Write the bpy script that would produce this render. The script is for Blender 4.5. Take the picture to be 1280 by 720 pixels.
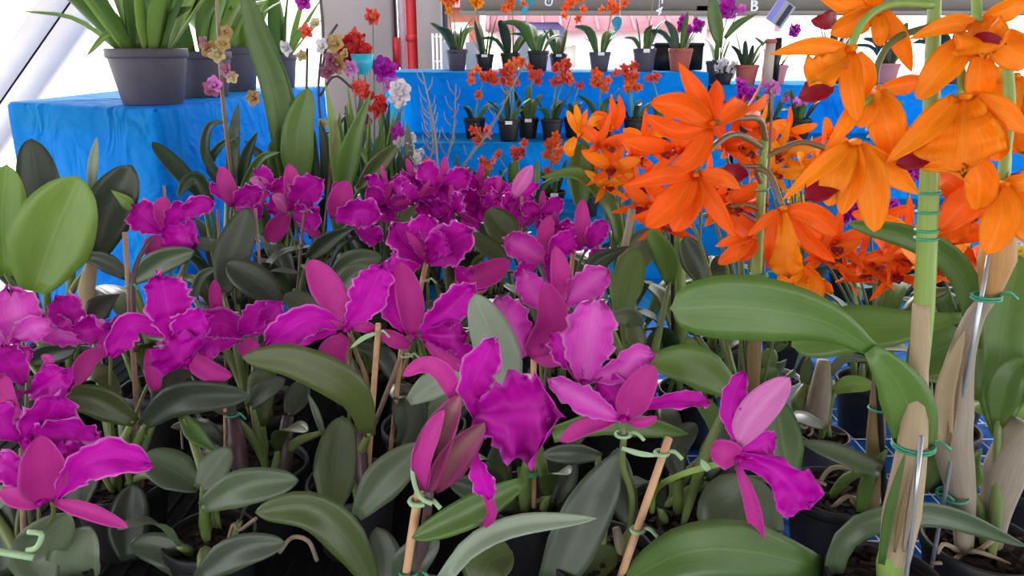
import bpy, math, random
from mathutils import Vector, Matrix, Euler
from mathutils import noise as mnoise

for _o in list(bpy.data.objects):
    bpy.data.objects.remove(_o)
SC = bpy.context.scene
COL = SC.collection
PI = math.pi
R = math.radians

# ------------------------------------------------------------------ camera
CAM_H, PITCH, FPX = 1.5, R(17.5), 950.0
cam_d = bpy.data.cameras.new('camera')
cam_d.sensor_width = 36.0
cam_d.lens = 36.0 * FPX / 1280.0
cam_d.clip_start = 0.02
cam_d.clip_end = 300
cam = bpy.data.objects.new('camera', cam_d)
COL.objects.link(cam)
cam.location = (0, 0, CAM_H)
cam.rotation_euler = (PI / 2 - PITCH, 0, 0)
SC.camera = cam

# ------------------------------------------------------------------ world, overcast and bright
W = bpy.data.worlds.new('overcast_sky')
SC.world = W
W.use_nodes = True
wn = W.node_tree
wn.nodes.clear()
bg = wn.nodes.new('ShaderNodeBackground')
bg.inputs['Color'].default_value = (0.97, 0.985, 1.0, 1)
bg.inputs['Strength'].default_value = 1.3
wo = wn.nodes.new('ShaderNodeOutputWorld')
wn.links.new(bg.outputs[0], wo.inputs[0])

sun_d = bpy.data.lights.new('veiled_sun', 'SUN')
sun_d.energy = 3.0
sun_d.angle = R(30)
sun_d.color = (1.0, 0.97, 0.93)
sun = bpy.data.objects.new('veiled_sun', sun_d)
COL.objects.link(sun)
sun.rotation_euler = (R(-62), R(-30), 0)      # veiled sun from behind the plants and left

vs = SC.view_settings
vs.view_transform = 'Standard'
vs.look = 'None'
vs.exposure = 1.58
vs.gamma = 1.0
vs.use_curve_mapping = False

# ------------------------------------------------------------------ pixel helpers (a pixel gives a direction, Y is the distance)
CP, SP = math.cos(PITCH), math.sin(PITCH)
def P(px, py, Y):
    xc, yc = (px - 640) / FPX, (360 - py) / FPX
    t = Y / (CP + yc * SP)
    return Vector((xc * t, Y, CAM_H + t * (-SP + yc * CP)))
def mpp(py, Y):
    return Y / (CP + (360 - py) / FPX * SP) / FPX
def XZ(px, Y, z):
    """world X for a pixel column at distance Y and height z"""
    t = Y * CP - (z - CAM_H) * SP
    return (px - 640) / FPX * t
CAMP = Vector((0, 0, CAM_H))

# ------------------------------------------------------------------ materials
M = {}
def newmat(name):
    m = bpy.data.materials.new(name)
    m.use_nodes = True
    nt = m.node_tree
    nt.nodes.clear()
    out = nt.nodes.new('ShaderNodeOutputMaterial')
    b = nt.nodes.new('ShaderNodeBsdfPrincipled')
    nt.links.new(b.outputs[0], out.inputs[0])
    M[name] = m
    return m, nt, b, out
def lin(c):
    return tuple(((v / 255) / 12.92 if v / 255 <= 0.04045 else ((v / 255 + 0.055) / 1.055) ** 2.4) for v in c) + (1,)
def node(nt, t, **kw):
    n = nt.nodes.new(t)
    for k, v in kw.items():
        setattr(n, k, v)
    return n
def mixc(nt, fac, a, b, blend='MIX'):
    n = nt.nodes.new('ShaderNodeMix')
    n.data_type = 'RGBA'
    n.blend_type = blend
    for s, v in ((0, fac), (6, a), (7, b)):
        if hasattr(v, 'is_linked') or hasattr(v, 'links'):
            nt.links.new(v, n.inputs[s])
        else:
            n.inputs[s].default_value = v
    return n.outputs[2]
def ramp(nt, src, stops):
    n = nt.nodes.new('ShaderNodeValToRGB')
    e = n.color_ramp.elements
    while len(e) < len(stops):
        e.new(0.5)
    for el, (p, c) in zip(e, stops):
        el.position = p
        el.color = c if len(c) == 4 else tuple(c) + (1,)
    nt.links.new(src, n.inputs[0])
    return n.outputs[0]
def math_n(nt, op, a, b=None):
    n = nt.nodes.new('ShaderNodeMath')
    n.operation = op
    for i, v in enumerate((a, b)):
        if v is None:
            continue
        if isinstance(v, (int, float)):
            n.inputs[i].default_value = v
        else:
            nt.links.new(v, n.inputs[i])
    return n.outputs[0]

def plain(name, rgb, rough=0.6, spec=0.4, noise=0.0, nscale=30, metal=0.0, bump=0.0, dark=None):
    m, nt, b, out = newmat(name)
    c = lin(rgb)
    b.inputs['Base Color'].default_value = c
    b.inputs['Roughness'].default_value = rough
    b.inputs['Specular IOR Level'].default_value = spec
    b.inputs['Metallic'].default_value = metal
    if noise or bump:
        tc = node(nt, 'ShaderNodeTexCoord')
        nz = node(nt, 'ShaderNodeTexNoise')
        nz.inputs['Scale'].default_value = nscale
        nz.inputs['Detail'].default_value = 5
        nt.links.new(tc.outputs['Object'], nz.inputs['Vector'])
        if noise:
            d = lin(dark) if dark else tuple(v * 0.35 for v in c[:3]) + (1,)
            f = ramp(nt, nz.outputs[0], [(0.35, (0, 0, 0)), (0.7, (1, 1, 1))])
            col = mixc(nt, math_n(nt, 'MULTIPLY', f, noise), c, d)
            nt.links.new(col, b.inputs['Base Color'])
        if bump:
            bp = node(nt, 'ShaderNodeBump')
            bp.inputs['Strength'].default_value = bump
            bp.inputs['Distance'].default_value = 0.004
            nt.links.new(nz.outputs[0], bp.inputs['Height'])
            nt.links.new(bp.outputs[0], b.inputs['Normal'])
    return m

def organ(name, rgb, rgb2, midrib=None, rough=0.38, spec=0.5, trans=0.18, veins=0.12, edge=None, tip=None, sub=0.0, vfreq=9.0, mrw=0.03, ribk=0.4):
    """leaf / petal: UV x runs across (0..1), y along base..tip"""
    m, nt, b, out = newmat(name)
    uv = node(nt, 'ShaderNodeUVMap')
    sep = node(nt, 'ShaderNodeSeparateXYZ')
    nt.links.new(uv.outputs[0], sep.inputs[0])
    u, v = sep.outputs[0], sep.outputs[1]
    tc = node(nt, 'ShaderNodeTexCoord')
    nz = node(nt, 'ShaderNodeTexNoise')
    nz.inputs['Scale'].default_value = 22
    nz.inputs['Detail'].default_value = 4
    nt.links.new(tc.outputs['Object'], nz.inputs['Vector'])
    oi = node(nt, 'ShaderNodeObjectInfo')
    f0 = math_n(nt, 'ADD', math_n(nt, 'MULTIPLY', nz.outputs[0], 0.6), math_n(nt, 'MULTIPLY', oi.outputs['Random'], 0.55))
    f0 = ramp(nt, f0, [(0.25, (0, 0, 0)), (0.85, (1, 1, 1))])
    col = mixc(nt, f0, lin(rgb), lin(rgb2))
    du = math_n(nt, 'ABSOLUTE', math_n(nt, 'SUBTRACT', u, 0.5))
    # fine veins that run along and fan out a little
    cv = node(nt, 'ShaderNodeCombineXYZ')
    nt.links.new(math_n(nt, 'MULTIPLY', u, vfreq), cv.inputs[0])
    nt.links.new(math_n(nt, 'MULTIPLY', v, 1.4), cv.inputs[1])
    vn = node(nt, 'ShaderNodeTexNoise')
    vn.inputs['Scale'].default_value = 3.0
    vn.inputs['Detail'].default_value = 3
    nt.links.new(cv.outputs[0], vn.inputs['Vector'])
    vein = ramp(nt, vn.outputs[0], [(0.4, (0, 0, 0)), (0.62, (1, 1, 1))])
    c2 = tuple(min(1, x * 0.55) for x in lin(rgb)[:3]) + (1,)
    col = mixc(nt, math_n(nt, 'MULTIPLY', vein, veins), col, c2)
    if tip is not None:
        tf = ramp(nt, v, [(0.45, (0, 0, 0)), (1.0, (1, 1, 1))])
        col = mixc(nt, tf, col, lin(tip))
    if midrib is not None:
        mf = ramp(nt, du, [(0.0, (1, 1, 1)), (mrw, (0, 0, 0))])
        mf = math_n(nt, 'MULTIPLY', mf, ribk)
        col = mixc(nt, mf, col, lin(midrib))
    if edge is not None:
        ef = ramp(nt, du, [(0.43, (0, 0, 0)), (0.5, (1, 1, 1))])
        col = mixc(nt, ef, col, lin(edge))
    nt.links.new(col, b.inputs['Base Color'])
    b.inputs['Roughness'].default_value = rough
    b.inputs['Specular IOR Level'].default_value = spec
    bp = node(nt, 'ShaderNodeBump')
    bp.inputs['Strength'].default_value = 0.15
    bp.inputs['Distance'].default_value = 0.001
    nt.links.new(vn.outputs[0], bp.inputs['Height'])
    nt.links.new(bp.outputs[0], b.inputs['Normal'])
    tr = node(nt, 'ShaderNodeBsdfTranslucent')
    nt.links.new(col, tr.inputs['Color'])
    mx = node(nt, 'ShaderNodeMixShader')
    mx.inputs[0].default_value = trans
    nt.links.new(b.outputs[0], mx.inputs[1])
    nt.links.new(tr.outputs[0], mx.inputs[2])
    nt.links.new(mx.outputs[0], out.inputs[0])
    return m

# leaves
organ('leaf_dark', (48, 60, 44), (70, 80, 64), midrib=(96, 106, 88), trans=0.04, ribk=0.25)
organ('leaf_sage', (76, 94, 66), (98, 112, 88), midrib=(122, 134, 108), trans=0.04, ribk=0.25)
organ('leaf_olive', (62, 78, 38), (82, 94, 48), midrib=(100, 112, 66), trans=0.08)
organ('leaf_green', (66, 100, 40), (90, 120, 54), midrib=(116, 144, 78), trans=0.12)
organ('leaf_bright', (124, 162, 70), (142, 174, 88), midrib=(172, 194, 124), trans=0.2)
organ('leaf_pale', (124, 142, 118), (146, 160, 140), midrib=(160, 172, 152), trans=0.08)
organ('leaf_deep', (38, 60, 38), (56, 78, 52), midrib=(80, 102, 74), trans=0.06)
organ('leaf_gloss', (80, 114, 46), (98, 132, 58), midrib=(118, 148, 80), trans=0.12, rough=0.35)
# purple flowers
organ('petal_magenta', (220, 16, 198), (192, 4, 166), midrib=(228, 60, 208), trans=0.20, veins=0.45, edge=(244, 140, 232), rough=0.55, spec=0.2, vfreq=16)
organ('sepal_pink', (212, 64, 166), (190, 40, 144), midrib=(214, 84, 174), ribk=0.2, trans=0.18, veins=0.45, edge=(206, 92, 174), rough=0.55, spec=0.2, vfreq=16, mrw=0.3)
organ('petal_violet', (222, 56, 196), (226, 80, 204), midrib=(240, 150, 226), trans=0.20, veins=0.45, edge=(222, 140, 212), rough=0.55, spec=0.2, vfreq=18, mrw=0.3)
organ('lip_magenta', (214, 4, 192), (178, 0, 152), midrib=(224, 60, 204), trans=0.20, veins=0.45, edge=(212, 72, 200), rough=0.5, spec=0.2, vfreq=16, mrw=0.1)
organ('sepal_mauve', (232, 140, 210), (222, 110, 196), midrib=(240, 180, 222), trans=0.3, veins=0.3, rough=0.55, spec=0.2, vfreq=14, mrw=0.15)
organ('bud_olive', (150, 40, 104), (138, 60, 96), midrib=(156, 150, 104), trans=0.1, veins=0.5, rough=0.5, vfreq=10, mrw=0.3)
# orange flowers
organ('petal_orange', (255, 140, 4), (255, 156, 22), midrib=(255, 172, 60), trans=0.30, veins=0.22, rough=0.5, spec=0.25, vfreq=10, mrw=0.08)
organ('petal_redorange', (252, 104, 14), (255, 122, 24), midrib=(252, 140, 60), trans=0.30, veins=0.22, rough=0.5, spec=0.25, vfreq=10, mrw=0.08)
organ('petal_yelloworange', (255, 176, 30), (255, 160, 16), midrib=(255, 200, 80), trans=0.30, veins=0.2, rough=0.5, spec=0.25, vfreq=10)
organ('lip_crimson', (150, 14, 40), (134, 8, 34), trans=0.12, veins=0.4, rough=0.5, spec=0.25, vfreq=12)
# small far flowers
organ('far_orange', (240, 96, 40), (250, 130, 50), trans=0.3, veins=0.1)
organ('far_red', (212, 36, 44), (226, 60, 50), trans=0.25, veins=0.1)
organ('far_magenta', (206, 20, 200), (186, 16, 176), trans=0.3, veins=0.15)
organ('far_pink', (226, 120, 210), (214, 150, 220), trans=0.3, veins=0.1)
organ('far_white', (236, 232, 238), (226, 222, 228), trans=0.3, veins=0.05)
organ('far_yellow', (246, 214, 60), (236, 226, 130), trans=0.3, veins=0.1)
organ('far_cream', (232, 222, 176), (206, 186, 130), trans=0.3, veins=0.3)
organ('far_brown', (178, 132, 92), (206, 176, 110), trans=0.2, veins=0.6, edge=(232, 216, 130), vfreq=20)
organ('far_coral', (226, 84, 82), (236, 100, 70), trans=0.3, veins=0.1)
organ('far_plum', (150, 70, 104), (196, 130, 160), trans=0.2, veins=0.4)
organ('ribbon_teal', (20, 150, 160), (30, 176, 190), trans=0.25, veins=0.0)
organ('foil_blue', (24, 170, 214), (60, 200, 228), trans=0.25, veins=0.0)
# stems
organ('stem_green', (130, 160, 78), (144, 174, 88), trans=0.05, veins=0.2)
organ('stem_brown', (130, 112, 78), (120, 98, 66), trans=0.02, veins=0.3)
organ('stem_olive', (96, 110, 62), (114, 120, 74), trans=0.03, veins=0.3)
organ('stem_purple', (84, 52, 66), (70, 62, 58), trans=0.0, veins=0.3)
organ('bulb_green', (104, 128, 66), (122, 136, 80), trans=0.03, veins=0.35, vfreq=14)
organ('sheath_dry', (206, 188, 158), (178, 156, 124), trans=0.15, veins=0.5, vfreq=14, rough=0.7)
organ('sheath_grey', (170, 160, 146), (150, 136, 118), trans=0.1, veins=0.5, vfreq=14, rough=0.7)
organ('sheath_tan', (212, 164, 108), (190, 146, 92), trans=0.15, veins=0.4, vfreq=12, rough=0.7)
plain('stake_wood', (206, 166, 130), 0.7, 0.2, noise=0.35, nscale=60, dark=(160, 118, 84))
plain('stake_weathered', (158, 132, 112), 0.75, 0.2, noise=0.4, nscale=60)
plain('stake_black', (24, 26, 28), 0.5, 0.3)
plain('stake_steel', (170, 176, 184), 0.3, 0.5, metal=0.7)
plain('tie_pale', (160, 196, 150), 0.45, 0.4, noise=0.2, nscale=80)
plain('tie_green', (52, 150, 116), 0.4, 0.5)
plain('pot_black', (30, 30, 34), 0.5, 0.4, noise=0.3, nscale=25, bump=0.15)
plain('pot_grey', (78, 74, 88), 0.55, 0.35, noise=0.25, nscale=20)
plain('pot_terracotta', (178, 98, 88), 0.75, 0.25, noise=0.25, nscale=25)
plain('pot_pink', (190, 130, 140), 0.75, 0.25, noise=0.2, nscale=25)
plain('pot_clear', (188, 190, 204), 0.4, 0.4, noise=0.2, nscale=25)
plain('bark', (52, 42, 38), 0.9, 0.2, noise=0.85, nscale=60, bump=0.8, dark=(14, 12, 12))
plain('root_pale', (158, 142, 122), 0.8, 0.2, noise=0.5, nscale=60)
plain('label_white', (240, 240, 244), 0.5, 0.3)
# setting
plain('concrete_floor', (126, 122, 120), 0.85, 0.2, noise=0.35, nscale=4, bump=0.2)
plain('ground_pale', (236, 234, 232), 0.9, 0.1, noise=0.2, nscale=2)
plain('concrete', (138, 128, 128), 0.85, 0.2, noise=0.25, nscale=5, bump=0.2, dark=(112, 104, 104))
plain('fascia_shaded_grey', (88, 84, 82), 0.85, 0.2, noise=0.25, nscale=3)  # grey darkened in colour for the shade under the shelter roof
plain('shade_black', (15, 15, 16), 0.95, 0.1, noise=0.3, nscale=60)  # near black of the sheet added to darken the table between pots
plain('beam_grey', (176, 170, 166), 0.8, 0.2, noise=0.2, nscale=3)
plain('paint_white', (232, 230, 236), 0.5, 0.35, noise=0.1, nscale=8)
plain('paint_red', (190, 34, 44), 0.45, 0.4, noise=0.15, nscale=8)
plain('paint_dark', (58, 54, 60), 0.5, 0.3)
plain('roof_pink', (190, 130, 142), 0.8, 0.2, noise=0.3, nscale=3)
plain('wall_far', (240, 232, 232), 0.85, 0.1, noise=0.2, nscale=2)
plain('brick_far', (150, 92, 80), 0.85, 0.1, noise=0.3, nscale=3)
plain('wood_dark', (58, 46, 40), 0.7, 0.3, noise=0.4, nscale=12)
plain('wood_pale', (196, 176, 166), 0.7, 0.3, noise=0.3, nscale=12)
plain('plastic_black', (18, 18, 20), 0.4, 0.4)
plain('wire_white', (218, 224, 230), 0.4, 0.4)
plain('violet_tarp', (150, 140, 205), 0.7, 0.2, noise=0.2, nscale=3)

def cloth_mat(name, rgb, rgb2, trans):
    m, nt, b, out = newmat(name)
    tc = node(nt, 'ShaderNodeTexCoord')
    nz = node(nt, 'ShaderNodeTexNoise')
    nz.inputs['Scale'].default_value = 2.5
    nz.inputs['Detail'].default_value = 6
    nt.links.new(tc.outputs['Object'], nz.inputs['Vector'])
    fine = node(nt, 'ShaderNodeTexNoise')
    fine.inputs['Scale'].default_value = 160
    nt.links.new(tc.outputs['Object'], fine.inputs['Vector'])
    col = mixc(nt, ramp(nt, nz.outputs[0], [(0.3, (0, 0, 0)), (0.7, (1, 1, 1))]), lin(rgb), lin(rgb2))
    nt.links.new(col, b.inputs['Base Color'])
    b.inputs['Roughness'].default_value = 0.75
    b.inputs['Specular IOR Level'].default_value = 0.2
    wv = node(nt, 'ShaderNodeTexNoise')
    wv.inputs['Scale'].default_value = 6
    wv.inputs['Distortion'].default_value = 1.5
    nt.links.new(tc.outputs['Object'], wv.inputs['Vector'])
    h = math_n(nt, 'ADD', math_n(nt, 'MULTIPLY', wv.outputs[0], 6.0), math_n(nt, 'MULTIPLY', fine.outputs[0], 0.25))
    bp = node(nt, 'ShaderNodeBump')
    bp.inputs['Strength'].default_value = 0.7
    bp.inputs['Distance'].default_value = 0.012
    nt.links.new(h, bp.inputs['Height'])
    nt.links.new(bp.outputs[0], b.inputs['Normal'])
    tr = node(nt, 'ShaderNodeBsdfTranslucent')
    nt.links.new(col, tr.inputs['Color'])
    mx = node(nt, 'ShaderNodeMixShader')
    mx.inputs[0].default_value = trans
    nt.links.new(b.outputs[0], mx.inputs[1])
    nt.links.new(tr.outputs[0], mx.inputs[2])
    nt.links.new(mx.outputs[0], out.inputs[0])
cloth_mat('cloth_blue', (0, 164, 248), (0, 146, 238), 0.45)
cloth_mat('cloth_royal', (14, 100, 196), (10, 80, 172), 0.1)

# ------------------------------------------------------------------ object helpers
WORLD = {}          # world position of objects that only translate
def tag(o, label, cat, group=None):
    o['label'] = label
    o['category'] = cat
    if group:
        o['group'] = group
    return o
def mesh_of(name, verts, faces, mat, uvs=None, smooth=True):
    me = bpy.data.meshes.new(name)
    me.from_pydata([tuple(v) for v in verts], [], faces)
    if uvs is not None:
        ul = me.uv_layers.new(name='UVMap')
        for lp in me.loops:
            ul.data[lp.index].uv = uvs[lp.vertex_index]
    if mat:
        me.materials.append(M[mat])
    if smooth:
        me.polygons.foreach_set('use_smooth', [True] * len(me.polygons))
    me.update()
    return me
def link(name, me, parent=None, loc=None, rot=None, scale=None):
    o = bpy.data.objects.new(name, me)
    COL.objects.link(o)
    if parent is not None:
        o.parent = parent
    if loc is not None:
        o.location = loc
    if rot is not None:
        o.rotation_euler = rot
    if scale is not None:
        o.scale = scale if hasattr(scale, '__len__') else (scale,) * 3
    return o
def thing(name, label, cat, loc, group=None):
    o = bpy.data.objects.new(name, None)
    o.empty_display_size = 0.05
    COL.objects.link(o)
    o.location = loc
    WORLD[o.name] = Vector(loc)
    return tag(o, label, cat, group)
def part(name, geo, mat, parent, origin=None, smooth=True):
    """world-space geometry -> mesh object under parent (all ancestors only translate)"""
    verts, faces, uvs = geo
    base = WORLD.get(parent.name, Vector()) if parent is not None else Vector()
    org = Vector(origin) if origin is not None else base
    me = mesh_of(name, [Vector(v) - org for v in verts], faces, mat, uvs, smooth)
    o = link(name, me, parent, loc=org - base)
    WORLD[o.name] = org
    return o
def struct(o):
    o['kind'] = 'structure'
    return o
def join(*geos):
    V, F, U = [], [], []
    for v, f, u in geos:
        k = len(V)
        V += list(v)
        F += [tuple(i + k for i in fc) for fc in f]
        U += list(u) if u is not None else [(0.5, 0.5)] * len(v)
    return V, F, U

# ------------------------------------------------------------------ shapes
def spline(pts, n):
    """Catmull-Rom through pts, n+1 samples, roughly even"""
    pts = [Vector(p) for p in pts]
    if len(pts) == 2:
        return [pts[0].lerp(pts[1], i / n) for i in range(n + 1)]
    ext = [pts[0] * 2 - pts[1]] + pts + [pts[-1] * 2 - pts[-2]]
    dense = []
    for s in range(len(pts) - 1):
        a, b, c, d = ext[s:s + 4]
        for k in range(12):
            t = k / 12
            dense.append(0.5 * (2 * b + (c - a) * t + (2 * a - 5 * b + 4 * c - d) * t * t + (3 * b - a - 3 * c + d) * t ** 3))
    dense.append(pts[-1])
    L = [0]
    for i in range(1, len(dense)):
        L.append(L[-1] + (dense[i] - dense[i - 1]).length)
    out, j = [], 0
    for i in range(n + 1):
        t = L[-1] * i / n
        while j < len(L) - 2 and L[j + 1] < t:
            j += 1
        f = (t - L[j]) / max(1e-9, L[j + 1] - L[j])
        out.append(dense[j].lerp(dense[j + 1], min(1, max(0, f))))
    return out

def prof(kind, s):
    if kind == 'leaf':           # oblong leathery leaf, blunt tip
        a = 0.30 + 0.70 * min(1, s / 0.42) ** 0.8
        return a * (max(0, 1 - max(0, (s - 0.45) / 0.55) ** 2.2)) ** 0.55
    if kind == 'egg':            # broad rounded leaf
        a = 0.32 + 0.68 * min(1, s / 0.40) ** 0.75
        return a * (max(0, 1 - max(0, (s - 0.42) / 0.58) ** 2.3)) ** 0.55
    if kind == 'paddle':         # long taper, widest near a round end
        a = 0.20 + 0.80 * math.sin(min(1, s / 0.68) * PI / 2) ** 1.4
        return a * (max(0, 1 - max(0, (s - 0.68) / 0.32) ** 2.6)) ** 0.5
    if kind == 'strap':
        a = 0.65 + 0.35 * min(1, s / 0.3)
        return a * (max(0, 1 - max(0, (s - 0.5) / 0.5) ** 1.8)) ** 0.8
    if kind == 'lance':
        a = 0.45 + 0.55 * min(1, s / 0.35)
        return a * max(0, 1 - max(0, (s - 0.35) / 0.65) ** 1.3)
    if kind == 'petal':
        a = 0.22 + 0.78 * math.sin(min(1, s / 0.6) * PI / 2) ** 1.2
        return a * (max(0, 1 - max(0, (s - 0.6) / 0.4) ** 2.4)) ** 0.55
    if kind == 'sepal':
        a = 0.36 + 0.64 * math.sin(min(1, s / 0.5) * PI / 2)
        return a * (max(0, 1 - max(0, (s - 0.5) / 0.5) ** 2.0)) ** 0.6
    if kind == 'point':          # pointed orange sepal
        a = 0.40 + 0.60 * math.sin(min(1, s / 0.42) * PI / 2)
        return a * max(0, 1 - max(0, (s - 0.42) / 0.58) ** 1.6) ** 0.85
    if kind == 'lip':
        a = 0.30 + 0.70 * min(1, s / 0.75) ** 1.5
        return a * (max(0, 1 - max(0, (s - 0.78) / 0.22) ** 3)) ** 0.5
    if kind == 'bulb':
        return 0.45 + 0.55 * math.sin(min(1, s * 1.05) * PI) ** 0.8
    return 1.0

def blade(pts, width, kind='leaf', face=None, roll=0.0, fold=0.15, cup=0.0, ruf=0.0, rfreq=4.0, rnd=None, n=14, m=6, thick=0.0012, jag=0.0, twist=0.0, frill=0.0):
    """a lens-thick leaf or petal along pts; face is the direction its upper side looks to"""
    rnd = rnd or random
    _C = spline(pts, n * 6)
    SS = [1 - (1 - i / n) ** 1.45 for i in range(n + 1)]
    C = [_C[min(n * 6, int(round(t * n * 6)))] for t in SS]
    ph1, ph2, ph3 = rnd.uniform(0, 6.28), rnd.uniform(0, 6.28), rnd.uniform(0, 6.28)
    top, bot, uv = [], [], []
    Sprev = None
    for i in range(n + 1):
        s = SS[i]
        T = (C[min(n, i + 1)] - C[max(0, i - 1)])
        if T.length < 1e-9:
            T = Vector((0, 0, 1))
        T.normalize()
        N0 = Vector(face) if face is not None else (CAMP - C[i]).normalized()
        S = T.cross(N0)
        if S.length < 0.15 and Sprev is not None:
            S = Sprev.copy()
        if S.length < 1e-6:
            S = T.orthogonal()
        S.normalize()
        if Sprev is not None and S.dot(Sprev) < 0:
            S = -S
        if Sprev is not None:
            S = (S + Sprev * 0.8)
            S = (S - T * S.dot(T)).normalized()
        Sprev = S.copy()
        N = S.cross(T).normalized()
        q = Matrix.Rotation(roll + twist * s, 3, T)
        S, N = q @ S, q @ N
        w = width * 0.5 * max(0.02, prof(kind, s))
        for j in range(m + 1):
            x = -1 + 2 * j / m
            ax = abs(x)
            off = fold * ax * w + cup * x * x * w
            if ruf:
                a = ruf * width * ax ** 1.6 * min(1, s * 2.2)
                ph = ph1 if x < 0 else ph2
                off += a * (math.sin(rfreq * 2 * PI * s + ph) + 0.5 * math.sin(rfreq * 4.6 * PI * s + ph3))
                if frill:
                    e = max(ax ** 4, max(0, (s - 0.72) / 0.28) ** 2) * min(1, s * 1.6)
                    off += frill * 3.2 * width * e * mnoise.noise(Vector((s * rfreq * 2.6 + ph, x * 3.4 + ph3, ph2)))
                    off += frill * 1.6 * width * e * mnoise.noise(Vector((s * rfreq * 6.0 + ph2, x * 7.5 + ph, ph3)))
                    off += frill * 1.1 * width * mnoise.noise(Vector((s * 3.0 + ph3, x * 1.6 + ph1, ph2)))
            sx = x
            if jag:
                sx = x * (1 + jag * 2.4 * ax * mnoise.noise(Vector((s * rfreq * 3.2 + (ph1 if x < 0 else ph2), 3.1 if x < 0 else 8.7, ph3))))
            p = C[i] + S * (sx * w) + N * off
            if (ruf or jag) and i == n:
                p = p + T * (width * (0.10 if frill else 0.02) * (math.sin(x * 7 + ph2) + 0.5 * math.sin(x * 15 + ph1)))
            h = thick * 0.5 * (1 - 0.85 * ax ** 3) * (1 if 0 < i < n else 0.3)
            top.append(p + N * h)
            bot.append(p - N * h)
            uv.append((0.5 + 0.5 * x, s))
    V = top + bot
    U = uv + uv
    K = (n + 1) * (m + 1)
    F = []
    for i in range(n):
        for j in range(m):
            a = i * (m + 1) + j
            b, c, d = a + 1, a + m + 2, a + m + 1
            F.append((a, b, c, d))
            F.append((K + a, K + d, K + c, K + b))
    for i in range(n):                       # rims
        a, d = i * (m + 1), (i + 1) * (m + 1)
        F.append((a, d, K + d, K + a))
        a, d = a + m, d + m
        F.append((a, K + a, K + d, d))
    for j in range(m):
        F.append((j, K + j, K + j + 1, j + 1))
        a = n * (m + 1) + j
        F.append((a, a + 1, K + a + 1, K + a))
    return V, F, U

def tube(pts, rad, sides=7, n=None, smooth_path=True, cap=True):
    if n is None:
        n = max(2, (len(pts) - 1) * 5)
    C = spline(pts, n) if smooth_path else [Vector(p) for p in pts]
    n = len(C) - 1
    V, F, U = [], [], []
    A = None
    for i, c in enumerate(C):
        T = (C[min(n, i + 1)] - C[max(0, i - 1)])
        T = T.normalized() if T.length > 1e-9 else Vector((0, 0, 1))
        if A is None:
            A = T.orthogonal().normalized()
        A = (A - T * A.dot(T))
        A = A.normalized() if A.length > 1e-6 else T.orthogonal().normalized()
        B = T.cross(A)
        s = i / n
        if callable(rad):
            r = rad(s)
        elif hasattr(rad, '__len__'):
            k = s * (len(rad) - 1)
            j = min(int(k), len(rad) - 2)
            r = rad[j] + (rad[j + 1] - rad[j]) * (k - j)
        else:
            r = rad
        for q in range(sides):
            a = 2 * PI * q / sides
            V.append(c + (A * math.cos(a) + B * math.sin(a)) * r)
            U.append((q / sides, s))
    for i in range(n):
        for q in range(sides):
            a, b = i * sides + q, i * sides + (q + 1) % sides
            F.append((a, b, b + sides, a + sides))
    if cap:
        F.append(tuple(reversed(range(sides))))
        F.append(tuple(n * sides + q for q in range(sides)))
    return V, F, U

def lathe(prof_rz, sides=28, center=(0, 0, 0), wob=0.0, rnd=None):
    V, F, U = [], [], []
    c = Vector(center)
    k = len(prof_rz)
    for q in range(sides):
        a = 2 * PI * q / sides
        for (r, z) in prof_rz:
            V.append(c + Vector((r * math.cos(a), r * math.sin(a), z)))
            U.append((q / sides, z))
    for q in range(sides):
        p = (q + 1) % sides
        for i in range(k - 1):
            F.append((q * k + i, p * k + i, p * k + i + 1, q * k + i + 1))
    return V, F, U

def box(x0, x1, y0, y1, z0, z1, bev=0.0):
    if bev <= 0:
        V = [Vector(v) for v in ((x0, y0, z0), (x1, y0, z0), (x1, y1, z0), (x0, y1, z0), (x0, y0, z1), (x1, y0, z1), (x1, y1, z1), (x0, y1, z1))]
        F = [(3, 2, 1, 0), (4, 5, 6, 7), (0, 1, 5, 4), (1, 2, 6, 5), (2, 3, 7, 6), (3, 0, 4, 7)]
        return V, F, None
    rings = []
    for (z, i) in ((z0, bev), (z0 + bev, 0), (z1 - bev, 0), (z1, bev)):
        a0, a1, b0, b1 = x0 + i, x1 - i, y0 + i, y1 - i
        c = bev * 0.6
        rings.append([(a0 + c, b0), (a1 - c, b0), (a1, b0 + c), (a1, b1 - c), (a1 - c, b1), (a0 + c, b1), (a0, b1 - c), (a0, b0 + c)])
        rings[-1] = [Vector((x, y, z)) for x, y in rings[-1]]
    V = [v for r in rings for v in r]
    F = [tuple(reversed(range(8))), tuple(range(24, 32))]
    for k in range(3):
        for q in range(8):
            a, b = k * 8 + q, k * 8 + (q + 1) % 8
            F.append((a, b, b + 8, a + 8))
    return V, F, None

def bar(a, b, w, h):
    """rectangular bar between two points"""
    a, b = Vector(a), Vector(b)
    T = (b - a).normalized()
    S = T.cross(Vector((0, 0, 1)))
    S = S.normalized() if S.length > 1e-3 else Vector((1, 0, 0))
    N = S.cross(T)
    V = []
    for p in (a, b):
        for x, y in ((-1, -1), (1, -1), (1, 1), (-1, 1)):
            V.append(p + S * (x * w / 2) + N * (y * h / 2))
    F = [(3, 2, 1, 0), (4, 5, 6, 7), (0, 1, 5, 4), (1, 2, 6, 5), (2, 3, 7, 6), (3, 0, 4, 7)]
    return V, F, None
# ================================================================== the setting
struct(part('floor', box(-6, 6, -7, 9.5, -0.12, 0.0), 'concrete_floor', None))
struct(part('ground', box(-90, 90, -60, 140, -0.4, -0.13), 'ground_pale', None))

struct(part('added_light_roof', box(-6.0, 6.0, -7.0, 4.6, 3.0, 3.1), 'beam_grey', None))  # unseen slab added overhead to cut sky light from above and in front

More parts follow.
